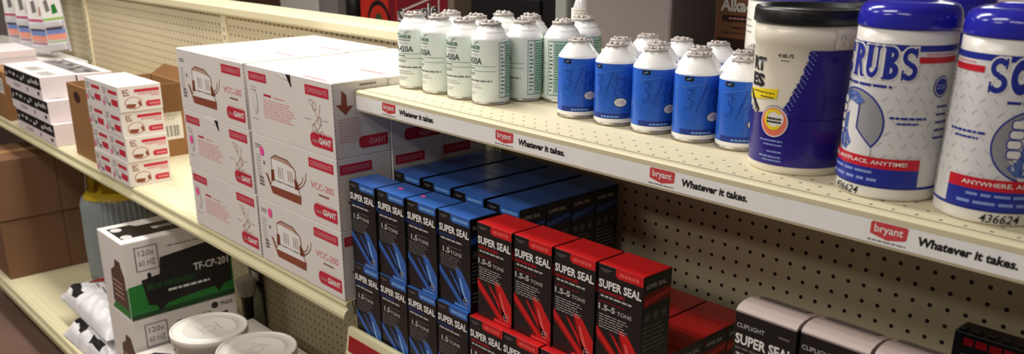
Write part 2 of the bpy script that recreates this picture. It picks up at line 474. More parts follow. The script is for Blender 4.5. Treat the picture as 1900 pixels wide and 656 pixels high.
def blue_can(label, loc, rotz, group):
    t = thing('refrigerant_can', label, 'can', loc, rotz, group)
    R = .0325
    b = MB()
    b.lathe([(R*.97, .004, CANW), (R, .0065, CANW), (R, .0115, CANB), (R, .094, CANW), (R*.985, .0962, CANW), (R*.94, .0985, CANW), (R*.60, .1130, CANW), (R*.54, .1150, CANW), (R*.50, .1175, CANW)], seg=64)
    p = Pr(b, cyl(R, 0), 1, 1, bend=.004)
    p.rect(-.030, .0118, .030, .0195, CANBN, 1)
    p.greek(-.012, .0135, .026, .0165, 1, SBLUEL, 2, fill=.8)
    p.greek(-.024, .0205, .012, .026, 2, CANBL, 2, fill=.4)
    p.ell(.018, .037, .0105, .0072, INKBK, 1); p.ell(.018, .037, .0095, .0063, INKW, 2)
    p.greek(.0115, .034, .0245, .040, 3, TAGPINK, 3, fill=.28, rag=.1)
    p.rrect(-.0265, .0865, -.0135, .0925, .0015, INKBK, 1); p.line(-.023, .0885, -.017, .0905, .0014, SBLUEL, 2)
    p.poly([(-.030, .076), (.028, .087), (.029, .0885), (-.030, .079)], CANBL, 1)
    # brushed swash lettering, tone on tone
    rn = random.Random(3)
    for cx, pts in ((-.018, [(-.003, .072), (.004, .074), (.003, .066), (-.002, .064), (.004, .060), (.002, .052), (-.005, .051)]),
                    (-.002, [(.007, .078), (.001, .062), (-.004, .048)]),
                    (.006, [(-.001, .071), (-.005, .060), (.006, .061)]), (.006, [(.005, .074), (.003, .050)]),
                    (.020, [(-.004, .070), (.004, .071), (.004, .064), (-.003, .056), (.005, .052)])):
        p.stroke([(cx+q[0]*1.25, .062+(q[1]-.062)*1.3) for q in pts], .0040, CANBD, 1)
        p.stroke([(cx+q[0]*1.25+.0022, .062+(q[1]-.062)*1.3+.001) for q in pts], .0010, CANBL, 2)
    for k in range(16):
        u = rn.uniform(-.028, .02); v = rn.uniform(.028, .06); p.line(u, v, u+rn.uniform(.003, .010), v+rn.uniform(.010, .03), .0008, CANBL, 1)
    obj('can_body', b, t)
    b = MB(); rim(b, R); obj('base_rim', b, t)
    b = MB(); knob_cap(b, .0170, .1155, CAPM, .85); obj('cap', b, t)
    return t

def green_can(label, loc, rotz, group):
    t = thing('refrigerant_can', label, 'can', loc, rotz, group)
    R = .0325
    b = MB()
    b.lathe([(R*.97, .004, CANG), (R, .0065, CANG), (R, .1075, CANW), (R, .1085, CANW), (R*.975, .1108, CANW), (R*.82, .1185, CANW), (R*.785, .1195, CANW), (R*.78, .1222, CANW), (R*.72, .1232, CANW), (R*.60, .1280, CANW), (R*.56, .1300, CANW)], seg=64)
    p = Pr(b, cyl(R, 0), 1, 1, bend=.004)
    # main panel around u = 0
    p.text('Choice', -.024, .0930, .012, .1020, INKGR, 1, bold=.02)
    p.stroke([(.000, .1015), (.004, .1045), (.009, .1055)], .0010, INKGR, 1)
    p.greek(-.022, .0885, .012, .0910, 1, INKGY, 1, fill=.7, rag=.1)
    p.greek(-.022, .0830, .010, .0852, 1, INKLG, 1, fill=.8, rag=.1)
    p.text('R-420A', -.026, .0685, .016, .0795, mat('print_slate', (72, 84, 80), .5), 1, bold=.02)
    p.rect(-.026, .0650, .040, .0656, INKGR, 1)
    p.greek(-.024, .0600, .004, .0625, 1, INKGR, 1, fill=.7)
    p.rect(-.026, .0570, .040, .0575, INKGR, 1)
    p.greek(-.024, .0490, .004, .0545, 2, INKGY, 1, fill=.5, rag=.3)
    p.greek(-.026, .0390, .034, .0425, 1, INKGY, 1, fill=.7, rag=0)
    p.greek(-.024, .0270, .016, .0350, 2, INKLG, 1, fill=.4)
    p.greek(-.024, .0160, .006, .0225, 2, INKLG, 1, fill=.4)
    # table on the back of the label
    p.rect(.060, .013, .096, .1035, CANT, 1)
    for v in (.0125, .1035): p.rect(.046, v, .098, v+.0009, INKGR, 2)
    for u in (.046, .058, .078, .0975): p.rect(u, .0125, u+.0007, .1040, INKGR, 2)
    rn = random.Random(5)
    p.greek(.049, .018, .057, .100, 13, INKGR, 2, fill=.35, rnd=rn, rag=.5)
    p.greek(.060, .018, .077, .100, 20, INKGR, 2, fill=.35, rnd=rn)
    p.greek(.080, .050, .096, .100, 12, INKGR, 2, fill=.35, rnd=rn)
    p.rect(.081, .018, .094, .036, INKGR, 2)
    obj('can_body', b, t)
    b = MB(); rim(b, R); obj('base_rim', b, t)
    b = MB(); knob_cap(b, .0185, .1285, CAPM, 1.15); obj('cap', b, t)
    return t

def cam_ang(x, y): return math.atan2(-1.26357-y, 1.06059-x)
gset = [(-.317, -.247, -.62, 'white and green refrigerant can, leftmost of the front row'),
        (-.245, -.247, -.98, 'white and green refrigerant can, second from left in the front row'),
        (-.172, -.247, -.78, 'white and green refrigerant can, third from left in the front row'),
        (-.104, -.247, -.95, 'white and green refrigerant can nearest the shelf edge, with label seam facing front'),
        (-.0905, -.180, -1.25, 'white and green refrigerant can standing behind the nearest green can, mostly blank side out'),
        (-.036, -.141, -2.25, 'white refrigerant can with green back-label table beside the first blue can'),
        (-.296, -.178, -.3, 'white and green refrigerant can behind the leftmost front can'),
        (-.212, -.185, -.5, 'white and green refrigerant can in second row between the second and third front cans'),
        (-.215, -.117, -.8, 'white and green refrigerant can at the back, cap showing above the front four'),
        (-.055, -.070, -1.2, 'white and green refrigerant can farthest back, just left of the tall taupe bin'),
        (-.146, -.113, -1.2, 'white and green refrigerant can at the back, cap behind the nearest green can'),]
proto = None
for x, y, r, lb in gset:
    a = cam_ang(x, y)+r
    if proto is None: proto = green_can(lb, (x, y, ZU), a, 'white and green refrigerant cans on the upper shelf')
    else: dup(proto, lb, (x, y, ZU), a)
bset = [(.0743, -.217, 0.05, 'blue refrigerant can, first from left in the front row beside the green cans'),
        (.1515, -.215, -.30, 'blue refrigerant can, second from left in front row, white oval centred'),
        (.2266, -.215, .22, 'blue refrigerant can, middle one of the five in the front row'),
        (.3031, -.215, .25, 'blue refrigerant can, fourth from left in the front row'),
        (.3740, -.209, .05, 'blue refrigerant can at right end of the front row against the white and navy bucket'),
        (.111, -.160, .4, 'blue refrigerant can in second row behind the first and second front cans'),
        (.187, -.159, .1, 'blue refrigerant can in second row behind the second and third front cans'),
        (.263, -.159, -.2, 'blue refrigerant can in second row behind the third and fourth front cans'),
        (.3335, -.151, .3, 'blue refrigerant can in second row behind the fourth and fifth front cans'),
        (.110, -.092, .3, 'blue refrigerant can at left of the back row before the taupe bin'),
        (.178, -.091, .1, 'blue refrigerant can in back row, second from left, below the bin corner'),
        (.247, -.091, .5, 'blue refrigerant can in back row, third from left, in front of the tan carton'),
        (.313, -.086, .2, 'blue refrigerant can at right of the back row, cap beside the bucket')]
proto = None
for x, y, r, lb in bset:
    a = cam_ang(x, y)+r
    if proto is None: proto = blue_can(lb, (x, y, ZU), a, 'blue refrigerant cans on the upper shelf')
    else: dup(proto, lb, (x, y, ZU), a)

# ------------------------------------------------------------------ hand wipe canisters
def scrub_R(v): return .0555-(.0555-.0520)*max(0, min(1, v/.183))
def scrub_letter(p, ch, u0, v0, u1, v1, m, layer, fat=0.0):
    """bold slab-serif capitals; fat thickens every stroke (for the pale halo)"""
    w = u1-u0; h = v1-v0
    X = lambda x: u0+w*x
    Y = lambda y: v0+h*y
    def rc(x0, y0, x1, y1): p.rect(X(x0)-fat, Y(y0)-fat, X(x1)+fat, Y(y1)+fat, m, layer)
    def rg(cx, cy, rx, ry, t, a0, a1):
        ru, rv = w*rx+fat, h*ry+fat
        inn = max(.02, (w*rx*(1-t)-fat)/ru)
        p.ring(X(cx), Y(cy), ru, rv, 1-inn, m, layer, n=22, a0=a0, a1=a1)
    if ch in 'RB':
        rc(.10, 0, .50, 1); rc(-.02, 0, .56, .05); rc(-.02, .95, .50, 1)
    if ch == 'R':
        rg(.48, .735, .50, .265, .68, -92, 92)
        p.poly([(X(.46)-fat, Y(.52)), (X(.74), Y(.50)+fat), (X(1.0)+fat, Y(.06)), (X(1.14)+fat, Y(.06)), (X(1.14)+fat, Y(0)-fat), (X(.78)-fat, Y(0)-fat)], m, layer)
    elif ch == 'B':
        rg(.48, .755, .46, .245, .68, -92, 92); rg(.48, .275, .56, .275, .66, -92, 92)
    elif ch == 'U':
        rc(.06, .30, .46, 1); rc(-.06, .95, .58, 1); rc(.76, .30, .90, 1); rc(.64, .94, 1.04, 1)
        rg(.49, .32, .43, .32, .52, 178, 362)
    elif ch == 'C':
        rg(.52, .5, .54, .5, .60, 48, 318); rc(.82, .66, .94, 1.0)
    elif ch == 'S':
        rg(.50, .72, .50, .28, .58, 25, 278); rg(.50, .28, .54, .28, .58, -155, 98); rc(.80, .70, .92, 1.0); rc(.04, .0, .16, .32)
def scrubs(label, loc, rotz, number_u, group, full=True):
    t = thing('wipes_canister', label, 'canister', loc, rotz, group)
    b = MB()
    pr = [(.0525, 0, PLW), (.0550, .0015, PLW), (.0555, .005, PLW)]
    for k in range(1, 9): pr.append((scrub_R(.005+.181*k/8), .005+.181*k/8, PLW))
    b.lathe(pr, seg=96)
    p = Pr(b, cyl(scrub_R, 0), 1, 1, bend=.004)
    ext = .172
    p.rect(-ext, .0165, ext, .1700, LABW, 1)
    p.rect(-ext, .1640, ext, .1705, NAVY, 2)
    p.rect(-ext, .0140, ext, .0170, NAVY, 2)
    if full:
        # diamond plate pattern
        for i in range(-9, 12):
            for j in range(9):
                u = i*.0125+(.006 if j % 2 else 0); v = .050+j*.0125
                sgn = 1 if (i+j) % 2 else -1
                p.line(u-.0025, v-.0025*sgn, u+.0025, v+.0025*sgn, .0010, INKLG, 2)
        p.rect(-.112, .1520, -.066, .1585, SCRRED, 3); p.rect(.060, .1520, .112, .1585, SCRRED, 3)
        p.greek(.066, .1600, .105, .1625, 1, TAGPINK, 3, fill=.7); p.greek(-.105, .1600, -.070, .1625, 1, TAGPINK, 3, fill=.7)
        # wordmark with pale halo
        ws = [(-.0600, .0165), (-.0400, .0172), (-.0185, .0180), (.0025, .0178), (.0235, .0160), (.0430, .0155)]
        for ch, (u, w) in zip('SCRUBS', ws):
            scrub_letter(p, ch, u, .1335, u+w, .1680, INKW, 3, fat=.0017)
        for ch, (u, w) in zip('SCRUBS', ws):
            scrub_letter(p, ch, u, .1335, u+w, .1680, NAVY, 5)
        p.greek(-.040, .1235, .036, .1275, 1, NAVY, 3, fill=.7, rag=0)
        # emblem: hand gripping a cloth
        cu, cv = -.007, .0830
        p.ell(cu, cv, .0410, .0375, NAVY, 3, n=40); p.ell(cu, cv, .0392, .0357, mat('print_mid_grey', (150, 150, 154), .4), 4, n=40)
        p.poly([(cu-.018, cv+.018), (cu-.004, cv+.022), (cu+.009, cv+.018), (cu+.009, cv-.006), (cu+.030, cv-.024), (cu+.030, cv-.040), (cu-.004, cv-.040), (cu-.012, cv-.034), (cu-.020, cv-.010)], LABW, 5)
        p.stroke([(cu+.009, cv+.020), (cu+.009, cv-.006), (cu+.030, cv-.0245)], .0016, NAVY, 6)
        for k, (du, dv) in enumerate(((-.024, .018), (-.025, .008), (-.026, -.002), (-.025, -.012))):
            p.rrect(cu+du-.0015, cv+dv-.001, cu+du+.0125, cv+dv+.0085, .003, NAVY, 6); p.rrect(cu+du-.0003, cv+dv, cu+du+.0115, cv+dv+.0075, .0026, INKW, 7)
        p.poly([(cu-.020, cv+.027), (cu-.010, cv+.034), (cu+.004, cv+.033), (cu+.016, cv+.024), (cu+.008, cv+.019), (cu-.006, cv+.023), (cu-.018, cv+.019)], mat('print_steel_blue', (84, 106, 176), .4), 6)
        rn = random.Random(9)
        for k in range(14):
            u = cu+rn.uniform(-.018, .010); v = cv+rn.uniform(.022, .032); p.line(u, v, u+rn.uniform(-.004, .004), v+rn.uniform(-.003, .003), .0009, INKW if k % 2 else NAVY, 7)
        p.poly([(cu-.012, cv+.006), (cu-.006, cv+.010), (cu-.006, cv-.010), (cu+.004, cv-.024), (cu-.004, cv-.033), (cu-.016, cv-.030), (cu-.024, cv-.022), (cu-.014, cv-.012)], mat('print_steel_blue', (84, 106, 176), .4), 6)
        for k in range(16):
            u = cu+rn.uniform(-.020, .0); v = cv+rn.uniform(-.032, -.010); p.line(u, v, u+rn.uniform(-.005, .006), v+rn.uniform(-.006, .006), .0010, INKW if k % 3 else NAVY, 7)
        p.greek(.038, .0910, .076, .0945, 1, NAVY, 3, fill=.7, rag=0); p.greek(.046, .0855, .068, .0885, 1, NAVY, 3, fill=.7, rag=0)
        p.greek(-.096, .0910, -.054, .0945, 1, NAVY, 3, fill=.7, rag=0); p.greek(-.088, .0855, -.060, .0885, 1, NAVY, 3, fill=.7, rag=0)
        # round seal and side print
        p.ell(.090, .1270, .0105, .0115, NAVY, 3, n=28); p.ring(.090, .1270, .0092, .0102, .1, INKW, 4); p.greek(.084, .1240, .096, .1300, 2, PERI, 4, fill=.6, rag=0)
        for k in range(5): p.greek(.088, .1040-k*.0085, .108, .1070-k*.0085, 1, NAVY, 3, fill=.8, rag=.2)
        # back column with bar code
        p.rect(-.126, .0165, -.112, .150, LABW, 3)
        p.greek(-.126, .098, -.112, .150, 12, INKGY, 4, fill=.4, rnd=rn)
        v = .058
        while v < .088:
            h = rn.choice((.0006, .001, .0016)); p.rect(-.125, v, -.115, v+h, INKBK, 4); v += h+rn.choice((.0007, .0012))
        p.rect(-.122, .0270, -.112, .0370, INKW, 4); p.rect(-.121, .0310, -.1135, .0365, SCRRED, 5); p.rect(-.121, .0340, -.1175, .0365, NAVY, 6); p.greek(-.121, .0275, -.1135, .0295, 1, INKGY, 5, fill=.7)
        # foot bands
        p.rect(-.083, .0360, .075, .0480, SCRRED, 8); p.text('ANYWHERE, ANYPLACE, ANYTIME!', -.068, .0395, .062, .0448, INKW, 9, bold=.01)
        p.rect(-.083, .0165, .075, .0360, NAVY, 8)
        p.greek(-.062, .0290, .030, .0330, 1, PERI, 9, fill=.7, rag=0)
        p.greek(-.070, .0205, .034, .0250, 1, PERI, 9, fill=.7, rag=0)
        q = Pr(b, cyl(scrub_R, 0), 1, 1, bend=.004)
        q.text('436624', number_u, .0030, number_u+.036, .0120, INKBK, 3, bold=.01, shear=.2)
    obj('canister_body', b, t)
    b = MB()
    b.lathe([(.0515, .1852, LIDB), (.0532, .1858, LIDB), (.0536, .1880, LIDB), (.0530, .1990, LIDB), (.0515, .2050, LIDB), (.0475, .2100, LIDB), (.0380, .2130, LIDB), (.0260, .2140, LIDB), (.0245, .2165, LIDB), (.0120, .2178, LIDB), (.0005, .2180, LIDB)], seg=96)
    o = obj('lid', b, t); o['label'] = 'glossy royal blue screw lid'
    return t
def cyl_ang(x, y, du, R=.0537): return cam_ang(x, y)+du/R
scrubs('white wipes canister with royal blue lid, right of the bucket', (.612, -.262, ZU), cyl_ang(.612, -.262, -.044), -.022, 'wipes canisters on the upper shelf')
scrubs('white wipes canister with royal blue lid at the right edge of the frame', (.7275, -.264, ZU), cyl_ang(.7295, -.264, .039), -.047, 'wipes canisters on the upper shelf')
scrubs('wipes canister in the second row, blue lid peeking between the two front canisters', (.580, -.082, ZU), cyl_ang(.58, -.082, 1.0), -.044, 'wipes canisters on the upper shelf')

# bucket of wipes
def bucket(label, loc):
    t = thing('wipes_bucket', label, 'bucket', loc, cam_ang(loc[0], loc[1]))
    Rb = lambda v: .0590+(.0630-.0590)*max(0, min(1, v/.165))
    b = MB()
    b.lathe([(.0570, 0, PLC), (.0588, .0015, PLC), (.0592, .006, PLC), (Rb(.06), .06, PLC), (Rb(.12), .12, PLC), (.0628, .1555, PLC), (.0638, .1565, PLC), (.0642, .1795, PLC)], seg=96)
    p = Pr(b, cyl(Rb, 0), 1, 1, bend=.004)
    # indigo field: curved jagged left edge
    edge = []
    rn = random.Random(4)
    n = 26
    for k in range(n+1):
        f = k/n; v = .150-f*.080; u = .004-.030*f**1.4
        edge += [(u+rn.uniform(-.0012, .0012), v), (u+rn.uniform(-.0028, .001), v-.0012)]
    for a, c in zip(edge, edge[1:]):
        if a[1] > c[1]: p.poly([(a[0], a[1]), (c[0], c[1]), (.10, c[1]), (.10, a[1])], INDIGO, 1)
    p.rect(.004, .150, .10, .1515, INDIGO, 1)
    p.poly([(.10, .010), (.10, .070), (-.026, .070), (-.045, .074), (-.068, .070), (-.080, .078), (-.11, .070), (-.11, .010)], INDIGO, 1)
    # checked border along the edge
    for k in range(30):
        f = k/30; v = .150-f*.082; u = .004-.030*f**1.4
        for j in range(3):
            p.line(u+j*.0032-.001, v, u+j*.0032+.0012, v-.0016, .0009, PERI if (j+k) % 2 else INDIGO, 2)
    p.text('4185-75', -.033, .1415, -.014, .1460, INKBK, 1, bold=.02); p.greek(-.029, .1370, -.017, .1390, 1, INKGY, 1, fill=.7)
    p.text('RT', -.078, .1225, -.050, .1390, INKBK, 1, bold=.06); p.text('ES', -.079, .1030, -.050, .1195, INKBK, 1, bold=.06)
    p.poly([(-.090, .085), (-.030, .092), (-.029, .104), (-.090, .098)], YEL, 2); p.greek(-.070, .0965, -.034, .0985, 1, INKBK, 3, fill=.7, rag=0); p.greek(-.055, .0915, -.034, .0935, 1, INKBK, 3, fill=.7, rag=0)
    p.poly([(-.085, .098), (-.078, .098), (-.056, .076), (-.060, .070)], INKBK, 3)
    for k in range(9):
        u = -.078+k*.0026; p.line(u, .070+rn.random()*.006, u+.002, .082-k*.001, .0011, INKBK if k % 2 else INKW, 4)
    # round badge
    cu, cv = -.0315, .064
    p.ell(cu, cv, .0190, .0195, INDIGO, 3, n=36); p.ell(cu, cv, .0182, .0187, INKW, 4, n=36); p.ell(cu, cv, .0168, .0173, CORAL, 5, n=36)
    p.ell(cu, cv+.004, .0130, .0120, INKW, 6, n=24); p.ring(cu, cv+.003, .0125, .0130, .30, YEL, 7, a0=40, a1=320)
    p.greek(cu-.009, cv-.002, cu+.010, cv+.006, 2, INKBK, 8, fill=.6, rag=0)
    for k, v in enumerate((.0390, .0340, .0255, .0190, .0145)): p.greek(-.050+.006*(k % 3), v, -.018, v+.0028, 1, PERI, 3, fill=.75, rag=0)
    # moulded mark near the lip
    p.rect(.030, .153, .047, .176, PLC, 9); p.ring(.0385, .166, .0035, .0040, .5, INKLG, 10, a0=-30, a1=210)
    p.stroke([(.0385, .164), (.0385, .158), (.033, .154)], .0010, INKLG, 10); p.line(.0385, .158, .044, .155, .0010, INKLG, 10)
    obj('bucket_body', b, t)
    b = MB()
    b.lathe([(.0645, .1790, LIDK), (.0668, .1798, LIDK), (.0672, .1815, LIDK), (.0667, .1945, LIDK), (.0652, .1975, LIDK), (.0610, .1975, LIDK), (.0600, .1930, LIDK), (.0005, .1925, LIDK)], seg=96)
    o = obj('lid', b, t); o['label'] = 'black snap-on lid'
    b = MB(); b.box(.064, .0685, -.012, .012, .186, .1945, LIDK, bev=.001); obj('pull_tab', b, o)
    return t
bucket('white and navy wipes bucket with black lid between blue cans and wipes canisters', (.481, -.240, ZU))

# ------------------------------------------------------------------ sealant boxes
SW, SD, SH = .0846, .0630, .1640
def seal_box(label, loc, scheme, cat='box', group=None):
    t = thing('sealant_box', label, cat, loc, 0, group)
    C1, CD, CL = {'red': (SRED, SREDD, SREDL), 'blue': (SBLUE, SBLUED, SBLUEL), 'grey': (SGREY, SGREYD, INKLG)}[scheme]
    rn = random.Random(11)
    b = MB(); w, d, h = SW-.001, SD-.001, SH-.0012
    b.box(0, w, 0, d, 0, h, SBLACK, bev=.0008)
    p = Pr(b, front(0, 0, 0), w, h)
    if scheme != 'grey':
        p.poly([(.42, 1), (.40, .985), (.40, .935), (.46, .915), (.995, .915), (.995, 1)], C1, 1)
        p.greek(.48, .935, .95, .975, 1, CL, 2, fill=.8, rag=.1)
        p.rect(.06, .955, .30, .962, INKGY, 1); p.rect(.10, .938, .24, .943, INKGY, 1)
        p.text('SUPER SEAL', .03, .785, .97, .865, INKW, 2, bold=.03)
        if scheme == 'red': p.text('ADVANCED', .04, .738, .62, .765, SRED, 2, bold=.02)
        else: p.rect(.03, .735, .55, .765, SBLUED, 1)
        p.greek(.08, .700, .82, .722, 1, INKLG, 2, fill=.8, rag=.1)
        if scheme == 'red': p.greek(.04, .650, .78, .664, 1, SREDD, 2, fill=.7)
        else: p.greek(.30, .635, .80, .645, 1, INKGY, 2, fill=.7)
        if scheme == 'red':
            p.text('1.5-5', .04, .575, .42, .632, INKLG, 2, bold=.035); p.text('TONS', .46, .575, .78, .612, INKLG, 2, bold=.01)
        else:
            p.text('1.5', .14, .560, .36, .622, INKLG, 2, bold=.03); p.text('TONS', .38, .560, .74, .602, INKLG, 2, bold=.01)
        p.greek(.06, .400, .74, .545, 6, INKLG if scheme == 'red' else INKGY, 2, fill=.30, rnd=rn)
        # burst of light
        p.poly([(.01, .415), (.01, .300), (.60, .045), (.84, .045)], CD, 1)
        p.poly([(.01, .400), (.01, .335), (.66, .05), (.80, .05)], C1, 2)
        p.poly([(.30, .395), (.42, .360), (.88, .10), (.80, .05)], CD, 1)
        p.poly([(.32, .385), (.40, .362), (.86, .10), (.81, .070)], C1, 2)
        p.poly([(.50, .445), (.72, .410), (.995, .235), (.995, .05), (.76, .04), (.74, .12)], C1, 1)
        p.poly([(.64, .330), (.69, .335), (.88, .10), (.80, .06)], CL, 2)
        p.poly([(.50, .445), (.55, .33), (.76, .09), (.80, .10)], CD, 2)
        p.rect(.48, .004, .98, .045, C1, 1); p.greek(.50, .012, .90, .036, 1, CL, 2, fill=.6, rag=0)
        p.ring(.85, .100, .075, .038, .12, INKLG, 3); p.line(.80, .10, .90, .11, .0012, INKLG, 3)
        q = Pr(b, right(w, 0, 0), d, h)
        q.text('SUPER SEAL', .10, .885, .80, .925, INKLG, 1, bold=.03)
        q.poly([(.02, .72), (.98, .74), (.98, .86), (.02, .84)], CD, 1); q.poly([(.02, .73), (.98, .80), (.98, .83), (.02, .79)], C1, 2)
        for k in range(3): q.ring(.18+.30*k, .62, .10, .042, .25, INKGY, 1); q.ell(.18+.30*k, .62, .05, .02, INKGY, 1)
        q.greek(.06, .30, .92, .55, 6, INKGY, 1, fill=.35, rnd=rn)
        q.greek(.06, .08, .92, .22, 3, INKGY, 1, fill=.35, rnd=rn)
    else:
        p.text('CLIPLIGHT', .04, .880, .50, .915, INKLG, 1, bold=.01)
        p.rect(.72, .90, .90, .915, SGREYD, 1)
        p.text('SUPER SEAL', .03, .745, .97, .830, INKW, 1, bold=.03)
        p.greek(.04, .700, .70, .725, 1, SGREYD, 1, fill=.7)
        p.greek(.06, .655, .78, .680, 1, INKLG, 1, fill=.7)
        p.greek(.06, .420, .74, .600, 5, INKGY, 1, fill=.35, rnd=rn)
        p.poly([(.02, .36), (.02, .28), (.8, .04), (.9, .06)], SGREY, 1)
    obj('carton', b, t)
    b = MB()
    if scheme == 'grey':     # bulging rolled top
        pts = [(0, h-.0005), (-.0004, h+.002), (.004, h+.0065), (.014, h+.0095), (.028, h+.0100), (.044, h+.0070), (d, h+.0005)]
        n = len(pts); vs = [(0.0006, y, z) for y, z in pts]+[(w-.0006, y, z) for y, z in pts]
        b.faces(vs, [tuple(range(n))[::-1], tuple(range(n, 2*n))]+[(k, (k+1) % n, n+(k+1) % n, n+k) for k in range(n)], SGREY)
        bmesh.ops.recalc_face_normals(b.bm, faces=b.bm.faces[:])
        tp = Pr(b, lambda u, v, hh: (u, .036+v, h+(.0085-v*.1875 if v < .008 else .0070-(v-.008)*.3611)+hh+.0007), w, .022)
        for va, vb in ((.02, .36), (.364, .98)): tp.rect(.08, va, .86, vb, SGREYD, 1)
    else:
        b.box(.0004, w-.0004, .0004, d-.0004, h-.0004, h+.0009, C1, bev=.0004)
        tp = Pr(b, top(0, 0, h+.0009), w, d)
        tp.rect(.985, 0.02, .999, .99, CD, 1); tp.line(.02, .985, .98, .985, .0006, CD, 1)
        if scheme == 'blue' and False: pass
    o = obj('top_flap', b, t); o['label'] = {'red': 'glossy red top flap', 'blue': 'glossy blue top flap', 'grey': 'mauve grey bulging top'}[scheme]
    return t
ORD = ['first', 'second', 'third', 'fourth', 'fifth']
# blue, front row two high
pb = None
for lay in (1, 0):
    for k in range(4):
        lb = 'blue and black sealant box, %s from left, %s layer of the front row' % (ORD[k], 'upper' if lay else 'lower')
        loc = (-.3515+k*.0862, -.387+(.0035*k if lay else .001*k), ZL+lay*SH)
        if pb is None: pb = seal_box(lb, loc, 'blue', group='blue sealant boxes in the front row')
        else: dup(pb, lb, loc)
# two pink price dots on the blue tops
for k, (x, y) in enumerate(((-.233, -.352), (-.166, -.352))):
    b = MB(); b.prism([(.006*math.cos(a*.5236), .004*math.sin(a*.5236)) for a in range(12)], lambda u, v, h: (x+u, y+v, ZL+2*SH+.0003+h), 0, .0004, DOTPINK)
    tag(obj('price_sticker', b), 'small pink sticker on the %s blue box top from the left' % ORD[k+1], 'sticker', 'pink stickers on blue boxes')
# deep blue stack behind
for lay in (1, 0):
    for r in range(4):
        for k in range(4):
            x = -.352+k*.0925; y = -.283+r*.0632
            if lay: lb = 'blue topped sealant box in deep rear stack, %s column, %s row' % (ORD[k], ORD[r]); gp = 'blue sealant boxes in the deep rear stack'
            else: lb = 'blue sealant box in the bottom layer of the deep rear stack'; gp = 'bottom layer of the deep blue stack'
            dup(pb, lb, (x, y, ZL+lay*SH), 0, gp)
# red, front row two high
pr_ = None
for k in range(4):
    lb = 'red and black sealant box, %s from left in the upper front row' % ORD[k]
    loc = (.0035+k*.0862, -.372+k*.0025, ZL+SH)
    if pr_ is None: pr_ = seal_box(lb, loc, 'red', group='red sealant boxes in the upper front row')
    else: dup(pr_, lb, loc)
for k in range(4):
    dup(pr_, 'red and black sealant box, %s from left in the lower front row, set slightly forward' % ORD[k], (-.003+k*.0862 if k < 1 else -.003+k*.0862-.004, -.3855+.001*k, ZL), 0, 'red sealant boxes in the lower front row')
for r in range(4):
    for k in range(3):
        dup(pr_, 'red topped sealant box in low stack behind, %s column from right, %s row' % (ORD[k], ORD[r]), (.3150-SW-.0003-k*.0862 if k else .3150-SW, -.290+r*.0632, ZL), 0, 'red sealant boxes in the low rear stack')
# grey
pg_ = None
for lay in (1, 0):
    for k in range(3):
        lb = ('black and mauve-grey sealant box, %s from left at the lower right' % ORD[k]) if lay else 'grey sealant box underneath the lower right row'
        loc = (.505+k*.0862, -.384+.003*k, ZL+lay*(SH+.011 if lay else SH))
        gp = 'grey sealant boxes at the lower right' if lay else 'bottom layer of grey sealant boxes'
        if pg_ is None: pg_ = seal_box(lb, loc, 'grey', group=gp)
        else: dup(pg_, lb, loc, 0, gp)
# black display carton at the right edge
t = thing('display_carton', 'black carton with toothed top edge and red lettering at bottom right corner', 'box', (.706, -.236, ZL))
b = MB(); b.box(0, .115, 0, .035, 0, .335, SBLACK, bev=.001)
p = Pr(b, front(0, 0, 0), .115, .335); p.greek(.10, .955, .90, .985, 1, SREDD, 1, fill=.9, rag=.2); p.greek(.10, .90, .95, .93, 1, INKGY, 1, fill=.5); p.rect(.08, .70, .9, .86, SREDD, 1); p.greek(.1, .4, .9, .65, 6, INKGY, 1)
obj('carton', b, t)
b = MB()
for k in range(7): b.box(.004+k*.016, .012+k*.016, .002, .010, .335, .340, SBLACK, bev=.0008)
obj('toothed_edge', b, t)

# ------------------------------------------------------------------ condensate pump cartons
PW, PD, PH = .3360, .1245, .1430
def pump_art(p, cu, cv, s, m=INKBR, l=INKLB):
    """line drawing of a pump on its tank; s = scale (height) in face metres; p has w=h=1"""
    q = lambda pts: [(cu+a*s*1.65, cv+c*s) for a, c in pts]
    p.poly(q([(-.42, -.28), (-.36, -.46), (.40, -.46), (.42, -.26)]), m, 2)
    p.poly(q([(-.52, -.02), (-.46, -.04), (-.36, -.30), (-.42, -.28)]), m, 2)
    p.poly(q([(-.40, -.28), (-.30, -.12), (.34, -.12), (.40, -.26)]), INKW, 3)
    p.stroke(q([(-.40, -.28), (-.30, -.12), (.34, -.12), (.40, -.26)]), .0016, m, 4)
    p.poly(q([(-.32, -.12), (-.32, .36), (-.20, .46), (.12, .44), (.30, .28), (.32, -.12)]), INKW, 3)
    p.stroke(q([(-.32, -.12), (-.32, .36), (-.20, .46), (.12, .44), (.30, .28), (.32, -.12)]), .0022, m, 4)
    p.poly(q([(-.32, .36), (-.20, .46), (.12, .44), (.30, .28), (.10, .34), (-.18, .36)]), l, 4)
    for x in (-.14, -.09, -.03, .12, .17, .22): p.line(cu+x*s*1.65, cv+.22*s, cu+x*s*1.65, cv-.04*s, .0022, m, 4)
    for x in (-.20, .10): p.line(cu+x*s*1.65, cv-.12*s, cu+(x+.12)*s*1.65, cv-.12*s, .002, INKBK, 5)
    p.poly(q([(-.34, .10), (-.26, .12), (-.26, -.14), (-.36, -.16)]), m, 4)
    p.poly(q([(.26, .10), (.34, .04), (.40, -.12), (.28, -.16)]), m, 4)
    p.stroke(q([(.38, -.10), (.50, .02), (.56, .14), (.58, .30)]), .0016, m, 3); p.stroke(q([(.34, -.06), (.46, .06), (.50, .20)]), .0016, m, 3)
